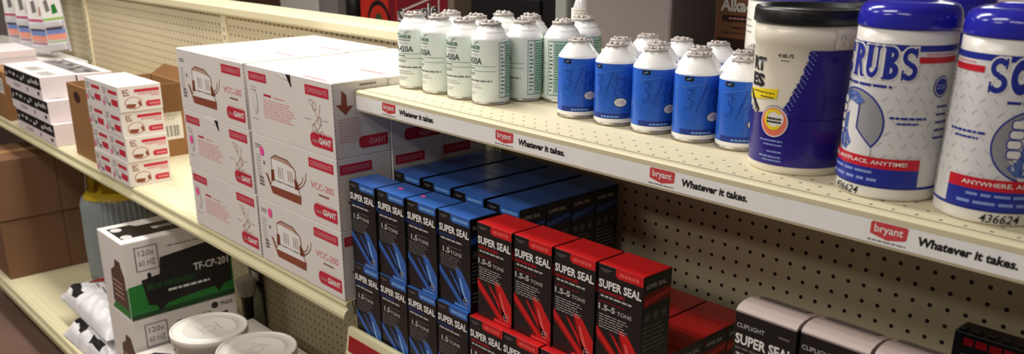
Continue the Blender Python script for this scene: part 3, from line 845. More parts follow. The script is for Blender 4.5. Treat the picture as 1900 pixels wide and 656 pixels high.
def giant_tag(p, u0, v0, u1, v1):
    p.rrect(u0, v0, u1, v1, (v1-v0)*.45*p.h if p.h != 1 else (v1-v0)*.45, TAGRED, 2, right=False)
    p.text('Little', u0+(u1-u0)*.10, v0+(v1-v0)*.32, u0+(u1-u0)*.36, v0+(v1-v0)*.56, INKLG, 3)
    p.text('GIANT', u0+(u1-u0)*.40, v0+(v1-v0)*.28, u0+(u1-u0)*.95, v0+(v1-v0)*.74, INKW, 3, bold=.03)
    p.line(u0+.01, v1+.0025, u1, v1+.0025, .0010, TAGPINK, 2)
def cond_tag(p, u0, v0, u1, v1):
    p.rect(u0, v0, u1, v1, TAGRED, 2)
    p.text('CONDENSATE', u0+(u1-u0)*.06, v0+(v1-v0)*.25, u0+(u1-u0)*.94, v0+(v1-v0)*.75, TAGPINK, 3, bold=.01)
def pump_box(kind, dot, hand, side):
    """returns builder list of parts for a carton; kind: 'pump' or 'text'"""
    b = MB(); w, d, h = PW-.0015, PD-.0012, PH-.0008
    rn = random.Random(21)
    b.box(0, w, 0, d, 0, h, CARD_W, bev=.0012)
    p = Pr(b, front(0, 0, 0), 1, 1)
    if kind == 'pump':
        cond_tag(p, .232, .112, .322, .131)
        pump_art(p, .128, .066, .094)
        p.text('VCC-20S', .232, .070, .318, .084, TAGPINK, 2, bold=.02, shear=.2); p.greek(.262, .058, .300, .063, 1, INKBR, 2, fill=.7, rag=0)
        p.greek(.012, .112, .040, .122, 2, INKGY, 2, fill=.5); p.greek(.012, .050, .034, .100, 8, INKLG, 2, fill=.45, rnd=rn); p.rect(.042, .080, .049, .088, INKGY, 2); p.greek(.018, .030, .040, .052, 3, INKGY, 2, fill=.7)
        giant_tag(p, .240, .014, .326, .041)
    else:
        cond_tag(p, .010, .112, .085, .130); cond_tag(p, .238, .112, .322, .131)
        p.greek(.014, .090, .040, .102, 2, INKLG, 2, fill=.4, rnd=rn); p.ell(.032, .068, .010, .026, INKLG, 2, n=16); p.ell(.032, .070, .007, .021, CARD_W, 3, n=16); p.greek(.012, .030, .044, .036, 1, INKLG, 2)
        p.greek(.070, .084, .100, .091, 1, TAGRED, 2, fill=.7, rag=0); p.greek(.110, .084, .155, .089, 1, TAGPINK, 2, fill=.5)
        p.greek(.066, .040, .200, .080, 8, TAGPINK, 2, fill=.38, rnd=rn)
        # wiring schematic
        for a, c in ((.268, .092), (.285, .066), (.262, .050), (.292, .040)): p.ring(a, c, .007, .009, .2, INKLB, 2, n=12)
        p.stroke([(.250, .100), (.268, .085), (.278, .070), (.262, .055), (.285, .040), (.290, .026)], .0016, INKLB, 2)
        p.stroke([(.290, .098), (.284, .080), (.290, .060), (.272, .046), (.270, .026)], .0014, INKLB, 2)
        p.greek(.248, .100, .270, .106, 1, INKLG, 2); p.greek(.230, .062, .256, .068, 1, INKLG, 2); p.greek(.298, .066, .318, .072, 1, INKLG, 2)
        giant_tag(p, .246, .014, .326, .041)
    if dot:
        p.ell(dot[0], dot[1], .0085, .0105, DOTPINK, 5)
    q = Pr(b, right(w, 0, 0), 1, 1)
    if side == 'arrow':
        q.poly([(.020, .128), (.030, .118), (.030, .098), (.044, .098), (.026, .082), (.006, .102), (.018, .102)], INKBR, 2)
        q.greek(.010, .028, .058, .076, 9, TAGPINK, 2, fill=.25, rnd=rn, rag=0)
        q.rrect(.052, .014, .118, .037, .009, TAGRED, 2, right=False); q.text('GIANT', .074, .019, .114, .031, TAGPINK, 3, bold=.03)
        q.greek(.06, .132, .10, .137, 1, INKGY, 2, fill=.8)
    elif side == 'tagtop':
        q.rect(.006, .112, .078, .131, TAGRED, 2); q.text('CONDENSATE', .012, .117, .072, .126, TAGPINK, 3)
        pump_art(q, .062, .060, .050)
    else:
        q.rrect(.030, .014, .118, .038, .009, TAGRED, 2, right=False); q.text('GIANT', .066, .019, .114, .031, TAGPINK, 3, bold=.03)
    # stitched right edge of the carton
    for k in range(17): q.rect(.0008, .004+k*.0082, .0020, .0085+k*.0082, INKGY, 2)
    # top faces: printed marks
    tp = Pr(b, top(0, 0, h), 1, 1)
    tp.greek(.06, .020, .16, .034, 2, INKLG, 4, fill=.4, rnd=rn); tp.greek(.22, .006, .32, .016, 2, TAGPINK, 4, fill=.5, rnd=rn)
    parts = [('carton', b)]
    f = MB()   # two closing flaps with a centre seam
    f.box(.0012, w-.0012, .0012, d*.5-.0006, h-.0002, h+.0007, CARD_W, bev=.0003)
    ft = Pr(f, top(0, 0, h+.0007), 1, 1); ft.greek(.09, .012, .17, .026, 2, INKLG, 1, fill=.4, rnd=rn); ft.greek(.22, .004, .31, .012, 2, TAGPINK, 1, fill=.5, rnd=rn)
    parts.append(('top_flap', f))
    f = MB(); f.box(.0012, w-.0012, d*.5+.0006, d-.0012, h-.0002, h+.0007, CARD_W, bev=.0003); parts.append(('top_flap', f))
    if hand:
        f = MB(); u0 = .118
        f.prism([(u0, h), (u0+.066, h), (u0+.060, h-.012), (u0+.040, h-.011), (u0+.006, h-.006)], lambda u, v, hh: (u, -.0012-hh, v), -.0006, .0006, WHITE_P)
        parts.append(('hand_flap', f))
        f2 = MB(); f2.prism([(u0+.052, h-.001), (u0+.066, h-.001), (u0+.069, h-.024)], lambda u, v, hh: (u, -.0012-hh, v), -.0009, .0009, INKBK)
        parts.append(('hand_hole', f2))
    return parts
PROTO = {}
def place_pump(label, loc, key, rotz=0.0):
    if key in PROTO:
        return dup(PROTO[key], label, loc, rotz)
    t = thing('pump_carton', label, 'box', loc, rotz, 'condensate pump cartons on the middle shelf')
    for nm, bb in pump_box(*key): obj(nm, bb, t)
    PROTO[key] = t
    return t
X0, Y0 = -1.0450, -.404
colx = (X0, X0+PW+.0105)
spec = {(0, 2): ('pump', None, False, 'plain'), (0, 1): ('text', (.030, .072), True, 'plain'), (0, 0): ('text', (.026, .086), False, 'plain'),
        (1, 2): ('text', None, True, 'arrow'), (1, 1): ('pump', (.040, .108), False, 'tagtop'), (1, 0): ('pump', (.052, .117), False, 'tagtop')}
LN = ('bottom', 'middle', 'top'); CN = ('left', 'right'); FN = {'pump': 'pump drawing', 'text': 'instruction panel'}
for c in (0, 1):
    for l in (0, 1, 2):
        k = spec[(c, l)]
        x = colx[c]+(.004 if (c, l) == (0, 0) else 0)-(.002 if (c, l) == (0, 2) else 0); z = ZM+l*PH+.0002
        place_pump('white pump carton with %s, %s layer, %s column, front row' % (FN[k[0]], LN[l], CN[c]), (x, Y0, z), k)
        for r in (1, 2):
            kk = ('pump', None, False, 'plain' if l == 2 else 'tagtop') if (l+r) % 2 else ('pump', None, False, 'plain' if l == 2 and r == 1 else 'tagtop')
            place_pump('white pump carton, %s layer, %s column, %s row from front' % (LN[l], CN[c], ORD[r]), (x+(.003 if r == 1 else -.004), Y0+r*.1255, z+(.0 if l < 2 else 0)), kk)

# ------------------------------------------------------------------ small pump cartons on the middle shelf
def small_box():
    b = MB(); w, d, h = .1295, .1190, .0706; rn = random.Random(31)
    b.box(0, w, 0, d, 0, h, CARD_W, bev=.001)
    p = Pr(b, front(0, 0, 0), 1, 1)
    p.rect(.052, .046, .118, .056, TAGRED, 2); p.rrect(.070, .014, .118, .032, .007, TAGRED, 2, right=False)
    p.greek(.010, .040, .040, .060, 3, INKGY, 2, fill=.4, rnd=rn); p.ell(.028, .024, .016, .012, INKLG, 2, n=16); p.ell(.010, .014, .006, .008, DOTPINK, 3)
    p.greek(.052, .034, .11, .042, 2, INKLG, 2, fill=.35, rnd=rn); p.rect(.045, .010, .062, .020, INKGY, 2)
    q = Pr(b, right(w, 0, 0), 1, 1)
    q.text('EC', .012, .050, .028, .062, INKBR, 2, bold=.02); q.greek(.012, .044, .030, .048, 1, INKBR, 2, fill=.7, rag=0)
    q.rect(.044, .052, .113, .060, TAGRED, 2); q.greek(.054, .044, .112, .050, 1, TAGPINK, 2, fill=.7, rag=0); q.greek(.090, .038, .112, .043, 1, TAGPINK, 2, fill=.6, rag=0)
    q.ell(.038, .024, .024, .017, INKLB, 2, n=18); q.ell(.038, .024, .021, .0145, CARD_W, 3, n=18)
    q.poly([(.018, .012), (.040, .010), (.046, .020), (.020, .022)], INKBR, 4); q.poly([(.050, .024), (.056, .030), (.062, .014), (.054, .014)], INKBR, 4)
    q.rrect(.072, .010, .113, .026, .0065, TAGRED, 2, right=False); q.greek(.082, .014, .110, .021, 1, TAGPINK, 3, fill=.7, rag=0)
    return b
ps_ = None
for l in range(4):
    for c in (1, 0):
        lb = 'small white and red pump carton, %s layer up, %s column of the stack' % (ORD[l], 'right' if c else 'left')
        loc = (-1.7275+c*.1305+(.003 if l % 2 else 0), -.4085+(.002 if l == 1 else 0)+(0 if c else -.001), ZM+l*.0708)
        if ps_ is None:
            ps_ = thing('pump_carton', lb, 'box', loc, 0, 'small pump cartons by the brown carton')
            obj('carton', small_box(), ps_)
            f = MB(); f.box(.001, .1285, .001, .1175, .0704, .0708, CARD_W); obj('top_flap', f, ps_)
        else: dup(ps_, lb, loc)

# ------------------------------------------------------------------ black-banded cartons
def band_box():
    b = MB(); w, d, h = .430, .115, .0735; rn = random.Random(41)
    b.box(0, w, 0, d, 0, h, CARD_P, bev=.001)
    p = Pr(b, front(0, 0, 0), 1, 1)
    p.rect(.004, .030, w-.002, .070, INKBK, 1)
    for k in range(9): p.ell(.03+k*.044+rn.uniform(-.01, .01), .050+rn.uniform(-.008, .008), rn.uniform(.008, .02), rn.uniform(.003, .008), INKLG, 2, n=10)
    p.greek(.32, .042, .41, .058, 1, INKLG, 2, fill=.6, rag=0)
    p.greek(.10, .008, .20, .022, 2, INKGY, 1, fill=.5); p.rect(.38, .010, .402, .022, INKBK, 1); p.rect(.26, .008, .275, .022, INKGY, 1)
    tp = Pr(b, top(0, 0, h), 1, 1)
    return b
pk = None
for r in (0, 1):
    for l in range(3):
        lb = 'long white carton with black printed band, %s layer of the %s stack of three' % (LN[l], ('front', 'rear')[r])
        loc = (-2.565-(0, .028, .070)[l]+(.012*r), -.403+r*.1165, ZM-.001+l*.0740)
        if pk is None:
            pk = thing('banded_carton', lb, 'box', loc, 0, 'black banded cartons on the middle shelf'); obj('carton', band_box(), pk)
            f = MB(); f.box(.001, .429, .001, .114, .0733, .0739, CARD_P)
            fp = Pr(f, top(0, 0, .0739), 1, 1); fp.rect(.15, .02, .26, .075, INKLG, 1); fp.rect(.30, .015, .41, .07, INKLG, 1); fp.greek(.155, .03, .255, .065, 3, INKGY, 2); fp.greek(.305, .025, .405, .06, 3, INKGY, 2)
            obj('top_flap', f, pk)
            # the rear stack lies printed side up
            pk2 = dup(pk, '', (0, 0, 0)); old = [c for c in pk2.children if c.name.startswith('top_flap')][0]; bpy.data.objects.remove(old)
            f = MB(); f.box(.001, .429, .001, .114, .0733, .0739, CARD_P)
            fp = Pr(f, top(0, 0, .0739), 1, 1); fp.poly([(.01, .006), (.40, .006), (.42, .085), (.01, .085)], INKGY, 1); rq = random.Random(6)
            for q in range(12): fp.ell(.03+q*.033, rq.uniform(.02, .075), rq.uniform(.008, .018), rq.uniform(.006, .014), INKBK if q % 3 else INKLG, 2, n=10)
            obj('top_flap', f, pk2); used2 = False
        elif r == 1 and not used2:
            pk2.location = loc; pk2['label'] = lb; used2 = True
        else: dup(pk2 if r else pk, lb, loc)

# ------------------------------------------------------------------ brown cartons
def open_carton(label, loc, w, d, h, lab=True):
    t = thing('open_carton', label, 'box', loc)
    s = .004
    b = MB()
    b.box(0, w, 0, d, 0, s, CARD_B); b.box(0, w, 0, s, s, h, CARD_B); b.box(0, w, d-s, d, s, h, CARD_B); b.box(0, s, s, d-s, s, h, CARD_B); b.box(w-s, w, s, d-s, s, h, CARD_B)
    p = Pr(b, front(0, 0, 0), 1, 1); p.ell(w*.35, h*.84, .030, .018, ALKAD, 1, n=18)
    obj('carton', b, t)
    for nm, pts in (('flap', [(0.002, d, h), (w-.002, d, h), (w-.01, d+.045, h+.030), (.01, d+.045, h+.030)]), ('flap', [(w, .004, h), (w, d-.004, h), (w+.012, d-.012, h-.085), (w+.012, .012, h-.085)]),
                    ('flap', [(s+.0005, .006, h-.001), (s+.0005, d-.006, h-.001), (s+.05, d-.02, h-.07), (s+.05, .02, h-.07)])):
        f = MB(); f.faces(pts, [(0, 1, 2, 3)], CARD_B); bmesh.ops.solidify(f.bm, geom=f.bm.faces[:], thickness=.003); obj(nm, f, t)
    if lab:
        f = MB(); q = Pr(f, right(w+.0006, 0, 0), 1, 1)
        f.box(w+.0002, w+.0006, d-.125, d-.012, .055, h-.090, WHITE_P)
        q.greek(d-.115, h-.115, d-.02, h-.095, 3, INKLG, 1, fill=.4)
        u = d-.118
        rn = random.Random(2)
        while u < d-.022:
            e = rn.choice((.0015, .003, .005)); q.rect(u, .065, u+e, .100, INKGY, 1); u += e+.003
        obj('shipping_label', f, t)
    return t
open_carton('open brown carton with white shipping label behind the small pump cartons', (-1.990, -.384, ZM-.001), .244, .270, .232)
t = thing('brown_carton', 'brown carton at far left edge of the middle shelf', 'box', (-2.896, -.399, ZM-.001))
b = MB(); b.box(0, .204, 0, .25, 0, .185, CARD_B, bev=.002)
p = Pr(b, front(0, 0, 0), 1, 1); p.rect(.10, .10, .19, .16, CARD_W, 1); p.greek(.11, .11, .18, .15, 4, INKGY, 2)
obj('carton', b, t)
b = MB(); b.box(.085, .115, -.0004, .2504, .1848, .1856, mat('packing_tape', (176, 136, 88), .25)); obj('tape', b, t)
def brown_box(label, loc, w, d, h, proto=None):
    t = thing('brown_carton', label, 'box', loc, 0, 'brown cartons stacked on the base shelf')
    b = MB(); b.box(0, w, 0, d, 0, h, mat('carton_deep_brown', (118, 84, 58), .75, var=.1, scale=9), bev=.003); obj('carton', b, t)
    b = MB(); b.box(w*.5-.025, w*.5+.025, -.0005, d+.0005, h-.0004, h+.0008, mat('packing_tape', (176, 136, 88), .25))
    b.box(w*.5-.025, w*.5+.025, -.0006, .0002, h*.7, h+.0008, mat('packing_tape', (176, 136, 88), .25)); obj('tape', b, t)
    return t
pb_ = None
for l in (0, 1):
    for r in (0, 1):
        lb = 'brown carton on the base shelf, %s layer, %s of the two stacks' % (('bottom', 'upper')[l], ('front', 'rear')[r])
        loc = (-2.892+(.006 if l else 0), -.517+r*.2265, ZB+l*.2335)
        if pb_ is None: pb_ = brown_box(lb, loc, .280, .2255, .2325)
        else: dup(pb_, lb, loc)

# ------------------------------------------------------------------ green compressor cartons
def comp_box():
    b = MB(); w, d, h = .188, .312, .2315
    b.box(0, w, 0, d, 0, h, CARD_W, bev=.0015)
    q = Pr(b, right(w, 0, 0), d, h)
    # green lower field rising to the right with soft steps
    q.poly([(.004, .02), (.996, .02), (.996, .56), (.004, .44)], GREEN, 1)
    q.poly([(.004, .012), (.996, .012), (.996, .09), (.004, .07)], GREEND, 2)
    # black silhouette of the compressor set
    q.poly([(.13, .50), (.30, .53), (.32, .74), (.90, .82), (.93, .62), (.98, .60), (.98, .22), (.90, .19), (.84, .10), (.80, .19), (.52, .16), (.34, .13), (.27, .04), (.24, .14), (.17, .16)], SBLACK, 3)
    q.text('TF-CP-201', .62, .46, .96, .56, INKW, 4, bold=.02)
    q.text('COMPRESSOR TEST', .17, .36, .60, .44, GREEND, 4, bold=.01) if False else q.greek(.17, .35, .62, .43, 1, GREEND, 4, fill=.9, rag=0)
    q.greek(.36, .27, .76, .32, 1, INKW, 4, fill=.6, rag=0)
    for a in (.08, .36): pass
    q.rect(.10, .62, .11, .92, INKGY, 3); q.rect(.30, .62, .31, .92, INKGY, 3); q.rect(.10, .615, .31, .625, INKGY, 3); q.rect(.10, .915, .31, .925, INKGY, 3)
    q.text('120v', .135, .805, .275, .875, INKGY, 3); q.text('60 HZ', .13, .68, .28, .75, INKGY, 3)
    q.rect(.19, .49, .225, .56, SBLACK, 3); q.ell(.207, .56, .017, .02, SBLACK, 3)
    q.greek(.40, .855, .74, .875, 1, INKGY, 3, fill=.7, rag=0); q.ell(.78, .93, .035, .045, SBLACK, 3); q.text('TRADE', .83, .905, .96, .955, INKBK, 3, bold=.01)
    p = Pr(b, front(0, 0, 0), w, h)
    p.poly([(.25, .03), (.995, .03), (.995, .42), (.6, .30)], GREEN, 1)
    p.poly([(.34, .14), (.94, .14), (.94, .56), (.86, .66), (.82, .74), (.62, .74), (.58, .64), (.40, .56)], mat('print_umber', (92, 66, 56), .5), 2)
    p.greek(.44, .22, .9, .48, 4, INKLB, 3, fill=.4)
    tp = Pr(b, top(0, 0, h), w, d)
    tp.poly([(.16, .05), (.80, .05), (.80, .98), (.28, .98), (.28, .30), (.16, .26)], SBLACK, 4)
    tp.ell(.72, .11, .10, .05, INKLG, 5, n=16); tp.ell(.30, .11, .10, .05, INKLG, 5, n=16); tp.greek(.46, .3, .58, .9, 1, INKLG, 5, fill=.7, rag=0)
    return b
pc = None
for l in (1, 0):
    lb = 'white and green compressor carton with black silhouette, %s' % ('upper one of the stack of two' if l else 'lower one half hidden by white pail')
    loc = (-1.558, -.490, ZB+l*.2325)
    if pc is None:
        pc = thing('compressor_carton', lb, 'box', loc, 0, 'white and green compressor cartons'); obj('carton', comp_box(), pc)
        f = MB(); f.box(.001, .187, .001, .311, .2312, .2322, CARD_W)
        tp = Pr(f, top(0, 0, .2322), .188, .312)
        tp.poly([(.16, .05), (.80, .05), (.80, .98), (.28, .98), (.28, .30), (.16, .26)], SBLACK, 1)
        tp.ell(.72, .11, .10, .05, INKLG, 2, n=16); tp.ell(.30, .11, .10, .05, INKLG, 2, n=16); tp.greek(.46, .3, .58, .9, 1, INKLG, 2, fill=.7, rag=0)
        obj('top_flap', f, pc)
    else: dup(pc, lb, loc)

# white cartons that carry the pails
pw = None
for k in range(2):
    lb = 'flat white carton under the %s white pail' % ('farther' if k == 0 else 'nearer')
    loc = (-1.352+k*.300, -.500, ZB)
    if pw is None:
        pw = thing('white_carton', lb, 'box', loc, 0, 'white cartons under the pails')
        b = MB(); b.box(0, .298, 0, .362, 0, .1445, CARD_W, bev=.0015)
        p = Pr(b, front(0, 0, 0), .298, .1445); p.greek(.1, .2, .9, .7, 3, INKGY, 1); obj('carton', b, pw)
        f = MB(); f.box(.001, .297, .001, .361, .1444, .1450, CARD_W); p = Pr(f, top(0, 0, .1450), .298, .362)
        p.poly([(.10, .02), (.55, .02), (.55, .18), (.22, .20), (.10, .12)], SBLACK, 1); obj('top_flap', f, pw)
    else: dup(pw, lb, loc)
# pails
def pail(label, loc):
    t = thing('pail', label, 'pail', loc, 0, 'white pails on the base shelf')
    b = MB(); b.lathe([(.082, 0, PLW), (.085, .002, PLW), (.0925, .128, PLW), (.0965, .129, PLW), (.0965, .137, PLW), (.0935, .138, PLW)], seg=72); obj('pail_body', b, t)
    b = MB()
    b.lathe([(.0945, .132, PLW), (.0985, .133, PLW), (.0990, .1500, PLW), (.0975, .1525, PLW), (.0945, .1525, PLW), (.0930, .1500, PLW), (.0905, .1485, PLW), (.0700, .1485, PLW), (.0690, .1492, PLW), (.0670, .1492, PLW), (.0660, .1485, PLW), (.0005, .1485, PLW)], seg=72)
    p = Pr(b, top(0, 0, .1485), 1, 1)
    p.ring(0, 0, .018, .018, .12, INKLG, 1); p.greek(-.03, -.025, .03, -.018, 1, INKLG, 1, fill=.6); p.greek(-.025, .024, .025, .030, 1, INKLG, 1, fill=.6)
    o = obj('lid', b, t)
    b = MB(); b.tube([(.0975*math.cos(a), .0975*math.sin(a), .120-.05*math.sin(max(0, (a+1.57))/3.14*math.pi)) for a in [(-1.57+3.14*k/24) for k in range(25)]], .0018, METAL, seg=6); obj('wire_handle', b, t)
    return t
pl = pail('white plastic pail with round lid beside the compressor cartons', (-1.057, -.400, ZB+.1452))
dup(pl, 'white plastic pail with round lid, nearer one cut by the bottom of the frame', (-.860, -.366, ZB+.1452), .6)

# ------------------------------------------------------------------ netted yellow tank
t = thing('gas_cylinder', 'yellow collared gas cylinder in grey net sleeve beside the brown cartons', 'cylinder', (-2.345, -.155, ZB))
R = .137
b = MB(); b.lathe([(R*.9, 0, YELM), (R*.98, .01, YELM), (R*.98, .30, YELM), (R*.94, .335, YELM), (R*.80, .362, YELM), (R*.5, .378, YELM), (.02, .384, YELM)], seg=64); obj('tank', b, t)
b = MB()
mod = lambda a, z: 1+.018*math.cos(44*a)+.006*math.cos(7*a+z*60)
b.lathe([(R*1.0, .004, NET), (R*1.03, .05, NET), (R*1.035, .12, NET), (R*1.03, .20, NET), (R*1.03, .27, NET), (R*1.02, .305, NET), (R*.97, .330, NET), (R*.93, .338, NET)], seg=264, mod=mod, captop=False, capbot=False)
bmesh.ops.solidify(b.bm, geom=b.bm.faces[:], thickness=.002)
obj('net_sleeve', b, t)
b = MB()
for a0, a1 in ((-2.9, -1.2), (-.9, .7), (1.0, 2.8)):
    n = 14; vs = []; fs = []
    for k in range(n+1):
        a = a0+(a1-a0)*k/n; zt = .455 if 1 < k < n-1 else .44
        vs += [(R*.80*math.cos(a), R*.80*math.sin(a), .352), (R*.74*math.cos(a), R*.74*math.sin(a), zt)]
    for k in range(n): fs.append((2*k, 2*k+2, 2*k+3, 2*k+1))
    b.faces(vs, fs, YELM, smooth=True)
bmesh.ops.solidify(b.bm, geom=b.bm.faces[:], thickness=.004)
collar = obj('collar', b, t)
b = MB(); b.lathe([(.016, .380, METAL), (.016, .415, METAL), (.026, .417, METAL), (.026, .430, METAL), (.01, .434, METAL)], seg=20); obj('valve', b, t)
b = MB(); a = -1.75
for j in range(1):
    vs = []
    for k in range(6):
        z = .462-.020*k; rr = R*(.755+.012*k); 
        for da in (-.10, .10): vs.append((rr*1.03*math.cos(a+da), rr*1.03*math.sin(a+da), z))
    b.faces(vs, [(2*k, 2*k+1, 2*k+3, 2*k+2) for k in range(5)], WHITE_P)
bmesh.ops.solidify(b.bm, geom=b.bm.faces[:], thickness=.0015)
obj('hang_tag', b, collar)

# ------------------------------------------------------------------ plastic bags
def bag(label, loc, rz, seed, w=.25, d=.20, th=.075):
    t = thing('plastic_bag', label, 'bag', loc, rz, 'white plastic bags on the base shelf')
    rn = random.Random(seed); n = 40; b = MB()
    ph = [(rn.uniform(20, 70), rn.uniform(20, 70), rn.uniform(0, 6), rn.uniform(.0012, .004)) for _ in range(10)]
    def hgt(u, v):
        e = max(0.0, 1-abs(2*u-1)**3)*max(0.0, 1-abs(2*v-1)**3)
        x, y = u*w, v*d; c = 0
        for fx, fy, p0, am in ph: c += am*abs(math.sin(fx*x+fy*y*(1 if p0 > 3 else -1)+p0))
        return th*e**.55+c*min(1, e*3+.25)+.001
    for sgn in (1, 0):
        vs = []; fs = []
        for j in range(n+1):
            for i in range(n+1):
                u, v = i/n, j/n
                z = hgt(u, v) if sgn else min(.0, 0)
                vs.append((u*w-w/2, v*d-d/2, max(z, .0005) if sgn else .0))
        mi = []
        for j in range(n):
            for i in range(n): fs.append((j*(n+1)+i, j*(n+1)+i+1, (j+1)*(n+1)+i+1, (j+1)*(n+1)+i) if sgn else (j*(n+1)+i, (j+1)*(n+1)+i, (j+1)*(n+1)+i+1, j*(n+1)+i+1))
        b.faces(vs, fs, BAGW, smooth=True)
    bmesh.ops.remove_doubles(b.bm, verts=b.bm.verts[:], dist=.0006)
    bx = b.mi(INKBK); rx = b.mi(mat('print_brick', (150, 60, 58), .4)); gx = b.mi(INKGY); px = b.mi(PURPLE)
    for f in b.bm.faces:
        c = f.calc_center_median(); u, v = c.x/w+.5, c.y/d+.5
        if f.normal.z < -.02: continue
        if v < .04: continue
        if seed == 3:
            if .07 < v-.05*math.sin(u*14) < .22 and .03 < u < .36: f.material_index = bx
            elif .36 < v < .60 and .12 < u < .22: f.material_index = rx
            elif .36 < v < .95 and .27 < u < .50 and int(v*40) % 4 == 0: f.material_index = gx
        else:
            if .10 < v-.06*math.sin(u*11) < .26 and .06 < u < .38: f.material_index = bx
            elif .55 < u < .80 and .05 < v < .16: f.material_index = bx
            elif .62 < u < .74 and .2 < v < .5: f.material_index = px
    obj('film', b, t)
    return t
bag('white plastic bag with black band and red square, upper one by the compressor cartons', (-1.842, -.385, ZB+.0850), -.02, 3, w=.47, d=.215, th=.05)
bag('white plastic bag with black print, lower one at the shelf edge', (-1.770, -.412, ZB+.0005), .03, 8, w=.38, d=.225, th=.055)

# ------------------------------------------------------------------ blister packs
def blister(label, loc, rz, kind, w=.135, h=.34, group=None):
    t = thing('blister_pack', label, 'blister pack', loc, rz, group)
    b = MB(); b.box(-w/2, w/2, 0, .002, 0, h, CLEAR, bev=.0004)
    p = Pr(b, front(-w/2, 0, 0), w, h)
    acc = MAGENTA if kind == 0 else mat('print_lime', (150, 196, 80), .5)
    p.rect(.02, .43, .98, .99, WHITE_P, 1); p.rect(.02, .405, .98, .43, acc, 1); p.rect(.1, .94, .9, .985, acc, 2)
    p.poly([(.25, .50), (.45, .52), (.40, .66), (.22, .64)], INKGY, 2); p.poly([(.52, .47), (.80, .49), (.72, .60), (.55, .58)], INKLB if kind == 0 else GREEN, 2)
    p.rect(.06, .23, .94, .29, PERI, 1); p.rect(.06, .29, .8, .305, INKBK, 2); p.rect(.06, .16, .94, .23, PEACH, 1); p.rect(.06, .13, .94, .142, acc, 1)
    obj('card', b, t)
    b = MB(); b.box(-w*.42, w*.42, -.016, -.0004, h*.02, h*.12, CLEAR, bev=.005); obj('bubble', b, t)
    b = MB(); b.box(-w*.42, w*.42, -.014, -.0004, h*.315, h*.39, CLEAR, bev=.005); obj('bubble', b, t)
    b = MB(); b.tube([(0, .004, h*.97), (0, .09, h*.97)], .003, METAL); obj('hang_hook', b, t)
    return t
pk0 = None
for k, x in enumerate((-3.51, -3.335, -3.155)):
    lb = 'grey and pink hanging blister pack, %s from left on the far bay' % ORD[k]
    loc = (x, -.115, .022+ZO)
    if pk0 is None: pk0 = blister(lb, loc, math.radians(22), 0, group='pink blister packs on the far bay')
    else: dup(pk0, lb, loc, math.radians(22))
t = blister('hanging blister pack with green stripe, tilted, rightmost on the far bay', (-2.925, -.115, .055+ZO), math.radians(22), 1, w=.135, h=.32)
t.rotation_euler = (0, math.radians(-7), math.radians(20))
# white carton on the far shelf
t = thing('white_carton', 'white carton lying on the far bay shelf at the left edge', 'box', (-3.20, -.395, .0122+ZO))
b = MB(); b.box(0, .275, 0, .185, 0, .062, CARD_P, bev=.002); p = Pr(b, right(.275, 0, 0), 1, 1); p.line(.01, .031, .175, .031, .0008, INKLG, 1); obj('carton', b, t)
b = MB(); b.box(-.001, .276, -.001, .186, .036, .0635, CARD_P, bev=.001); obj('lid', b, t)

# dark blister pack hanging below the middle shelf
t = thing('blister_pack', 'black and clear blister pack on the pegboard right of the compressor cartons', 'blister pack', (-1.575, -.012, ZB+.005))
b = MB(); b.box(-.045, .045, 0, .003, 0, .20, SBLACK, bev=.0005); obj('card', b, t)
b = MB(); b.lathe([(.012, .02, LIDK), (.018, .05, LIDK), (.020, .11, LIDK), (.028, .125, CLEAR), (.034, .15, CLEAR), (.034, .175, CLEAR), (.02, .188, CLEAR)], cy=-.036, seg=24); obj('bubble', b, t)
b = MB(); b.box(-.022, .022, -.0008, 0, .168, .195, WHITE_P); obj('header_card', b, t)

# ------------------------------------------------------------------ things on the far side of the gondola
bs = thing('shelf', 'shelf on the rear side of the gondola under the taupe bin', 'shelf')
b = MB(); b.box(-.359, .909, .082, .46, .18+ZO, .20+ZO, CREAM); obj('deck', b, bs)
b = MB(); b.box(-.359, .909, .46, .468, .165+ZO, .204+ZO, LIPY); obj('front_lip', b, bs)
t = thing('storage_bin', 'large taupe grey bin behind the blue cans', 'bin', (-.196, .084, .2002+ZO))
b = MB(); b.box(0, .215, 0, .137, 0, .40, TAUPE, bev=.006, over={'right': TAUPE_SHADED}); obj('bin_body', b, t)
b = MB(); b.box(-.006, .221, -.004, .141, .40, .42, TAUPE, bev=.004); obj('rim', b, t)
t = thing('post', 'slim grey post left of the taupe bin', 'post', (-.268, .10, .2002+ZO))
b = MB(); b.box(-.016, .016, -.012, .012, 0, .46, POSTG, bev=.002); obj('shaft', b, t)
b = MB(); b.box(-.026, .026, -.015, .024, 0, .006, POSTG, bev=.001); obj('foot', b, t)
t = thing('bottle', 'small clear bottle with white label between post and taupe bin', 'bottle', (-.2245, .107, .2002+ZO))
b = MB(); b.lathe([(.021, 0, CLEAR), (.0225, .003, CLEAR), (.0225, .165, CLEAR), (.0225, .178, CLEAR), (.015, .205, CLEAR), (.010, .215, CLEAR), (.010, .235, CLEAR)], seg=32)
p = Pr(b, cyl(.0225, -.85), 1, 1, bend=.003); p.rect(-.030, .155, .030, .190, INKW, 1); p.greek(-.02, .165, .02, .188, 4, INKLG, 2); p.rect(-.03, .150, .03, .154, NAVY, 1)
obj('bottle_body', b, t)
b = MB(); b.lathe([(.012, .228, INKBK), (.012, .246, INKBK), (.010, .248, INKBK)], seg=24); obj('cap', b, t)
t = thing('medicine_carton', 'tan and brown medicine carton between taupe bin and large white tub', 'box', (-.033, .295, .2002+ZO))
b = MB(); b.box(0, .160, 0, .07, 0, .28, ALKAB, bev=.0015)
p = Pr(b, front(0, 0, 0), .160, .28)
p.text('Alka-', .07, .665, .50, .755, INKW, 2, bold=.04); p.rrect(.10, .595, .90, .640, .003, ALKAD, 1); p.greek(.20, .608, .6, .628, 1, TAGPINK, 2, fill=.6)
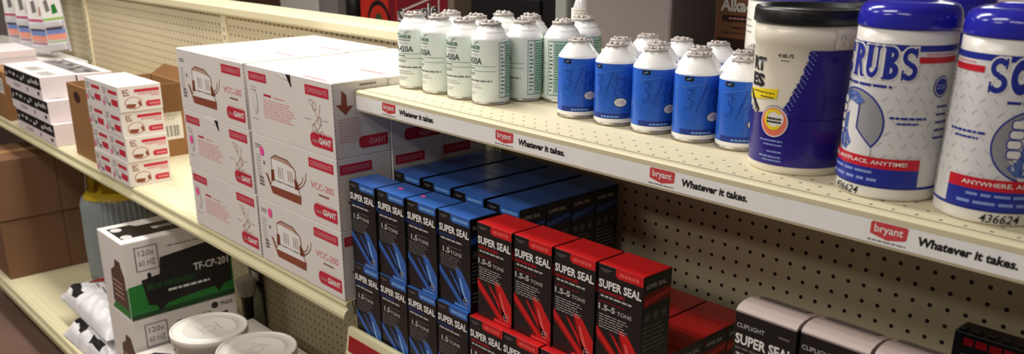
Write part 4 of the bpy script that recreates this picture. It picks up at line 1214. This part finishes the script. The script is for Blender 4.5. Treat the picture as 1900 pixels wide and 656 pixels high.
p.greek(.25, .545, .9, .565, 1, ALKAD, 1, fill=.6); p.greek(.12, .510, .9, .525, 1, ALKAD, 1, fill=.5)
p.rect(.04, .36, .96, .48, ALKAD, 1); p.greek(.06, .33, .95, .35, 1, PEACH, 1, fill=.4); p.rect(.04, .1, .96, .30, ALKAD, 1)
obj('carton', b, t)
b = MB(); b.box(.001, .159, .001, .069, .2798, .2806, ALKAB); obj('top_flap', b, t)

t = thing('tub', 'large white tub with blue lid on the rear shelf behind the black lidded bucket', 'tub', (.232, .185, .2002+ZO))
b = MB(); b.lathe([(.094, 0, PLW), (.097, .003, PLW), (.100, .10, PLW), (.100, .226, PLW), (.097, .228, PLW), (.097, .236, PLW)], seg=72)
p = Pr(b, cyl(.100, -1.9), 1, 1, bend=.006); p.greek(-.06, .17, -.02, .20, 3, INKLG, 1, fill=.3); p.greek(-.06, .10, .0, .15, 4, INKGY, 1, fill=.25)
obj('tub_body', b, t)
b = MB(); b.lathe([(.098, .229, LIDB), (.1025, .230, LIDB), (.1025, .252, LIDB), (.099, .256, LIDB), (.094, .256, LIDB), (.092, .252, LIDB), (.0005, .252, LIDB)], seg=72); o = obj('lid', b, t); o['label'] = 'royal blue lid'

# ------------------------------------------------------------------ dark gondola across the next aisle
t = thing('display_rack', 'dark display rack back across the next aisle', 'shelving', (0, 1.70, 0))
for x in (-5.2, -3.5, -1.8, -.1):
    b = MB(); b.box(x-.02, x+.02, 0, .05, 0, 1.7, DARK); obj('upright', b, t)
b = MB(); b.box(-5.2, -.1, .05, .06, 0, 1.7, DARK); obj('back_panel', b, t)
t = thing('rack_shelf', 'dark shelf board of the rack across the next aisle', 'shelf', (0, 1.70, 0))
b = MB(); b.box(-5.2, -.1, -.42, -.004, .88, .8985, DARK); obj('board', b, t)
for x in (-5.1, -3.4, -1.7, -.2):
    b = MB(); b.box(x-.01, x+.01, -.40, -.02, .84, .88, DARK); obj('bracket', b, t)
t = thing('low_cabinet', 'dark cabinet under the far rack shelf', 'cabinet', (0, 1.70, 0))
b = MB(); b.box(-5.2, -.1, -.40, -.004, 0, .838, DARK, bev=.004); obj('cabinet_body', b, t)
ZR = .9012
def rack_item(name, label, cat, x0, x1, y, h, m, d=.2, art=None, extra=None):
    t = thing(name, label, cat, (x0, y, ZR))
    b = MB(); b.box(0, x1-x0, 0, d, 0, h, m, bev=.003)
    if art: art(Pr(b, front(0, 0, 0), x1-x0, h))
    obj('carton', b, t)
    if extra: extra(t)
    return t
rack_item('brown_carton', 'dim brown carton at the left of the far rack', 'box', -4.35, -3.70, 1.30, .42, mat('carton_dark_brown', (74, 50, 36), .7))
def fa(p):
    p.rect(.30, .36, .75, .44, INKBK, 1)
def fx(t):
    b = MB(); b.box(.13, .29, -.012, 0, .195, .215, INKBK, bev=.003); obj('handle', b, t)
rack_item('storage_box', 'light grey storage box with black handle slot on the far rack', 'box', -3.68, -3.27, 1.30, .42, mat('box_light_grey', (196, 190, 186), .5), art=None, extra=fx)
rack_item('storage_box', 'darker grey box beside the light grey storage box on the far rack', 'box', -3.265, -3.08, 1.30, .42, GREYP)
t = thing('bottle', 'glossy black bottle left of the red drink cartons on the far rack', 'bottle', (-3.01, 1.36, ZR))
b = MB(); b.lathe([(.042, 0, LIDK), (.045, .004, LIDK), (.045, .20, LIDK), (.03, .24, LIDK), (.016, .26, LIDK), (.016, .30, LIDK)], seg=32); obj('bottle_body', b, t)
b = MB(); b.lathe([(.019, .292, LIDK), (.019, .318, LIDK), (.015, .32, LIDK)], seg=24); obj('cap', b, t)
def sa(p):
    p.ell(.52, .22, .32, .24, INKBK, 1); p.ell(.52, .205, .27, .20, SNRED, 2); p.ell(.52, .15, .15, .17, mat('print_moss', (60, 70, 40), .5), 3); p.rect(.80, 0.02, .99, .98, SNMAR, 1)
rack_item('drink_carton', 'red drink carton with dark round emblem on the far rack', 'box', -2.865, -2.56, 1.30, .44, SNRED, art=sa)
def sb(p):
    p.poly([(.02, .15), (.02, .36), (.86, .58), (.86, .26)], INKLG, 1)
    p.poly([(.04, .17), (.04, .345), (.84, .56), (.84, .285)], SNMAR, 2)
    for off, m_, l_ in ((.07, INKW, 3), (.02, INKBK, 4)):
        vs, fs = text_shape('Snapple', off)
        p.mb.flat([((.03+.80*x)*p.w, (.19+.13*x+.19*y)*p.h) for x, y in vs], fs, m_, p.mp, l_)
rack_item('drink_carton', 'maroon drink carton with slanted lettering on the far rack', 'box', -2.555, -2.17, 1.30, .44, SNMAR, art=sb)
rack_item('storage_box', 'narrow pale box right of the maroon drink carton on the far rack', 'box', -2.165, -2.12, 1.30, .40, mat('box_drab', (110, 96, 82), .6))
rack_item('storage_box', 'black box right of the pale box on the far rack', 'box', -2.05, -1.62, 1.34, .26, LIDK)
rack_item('storage_box', 'black box at the right end of the far rack behind the green cans', 'box', -1.60, -1.10, 1.34, .40, LIDK)
t = thing('brown_carton', 'small tan carton on top of the black box on the far rack', 'box', (-2.03, 1.36, ZR+.2602)); b = MB(); b.box(0, .10, 0, .1, 0, .07, CARD_B, bev=.002); obj('carton', b, t)
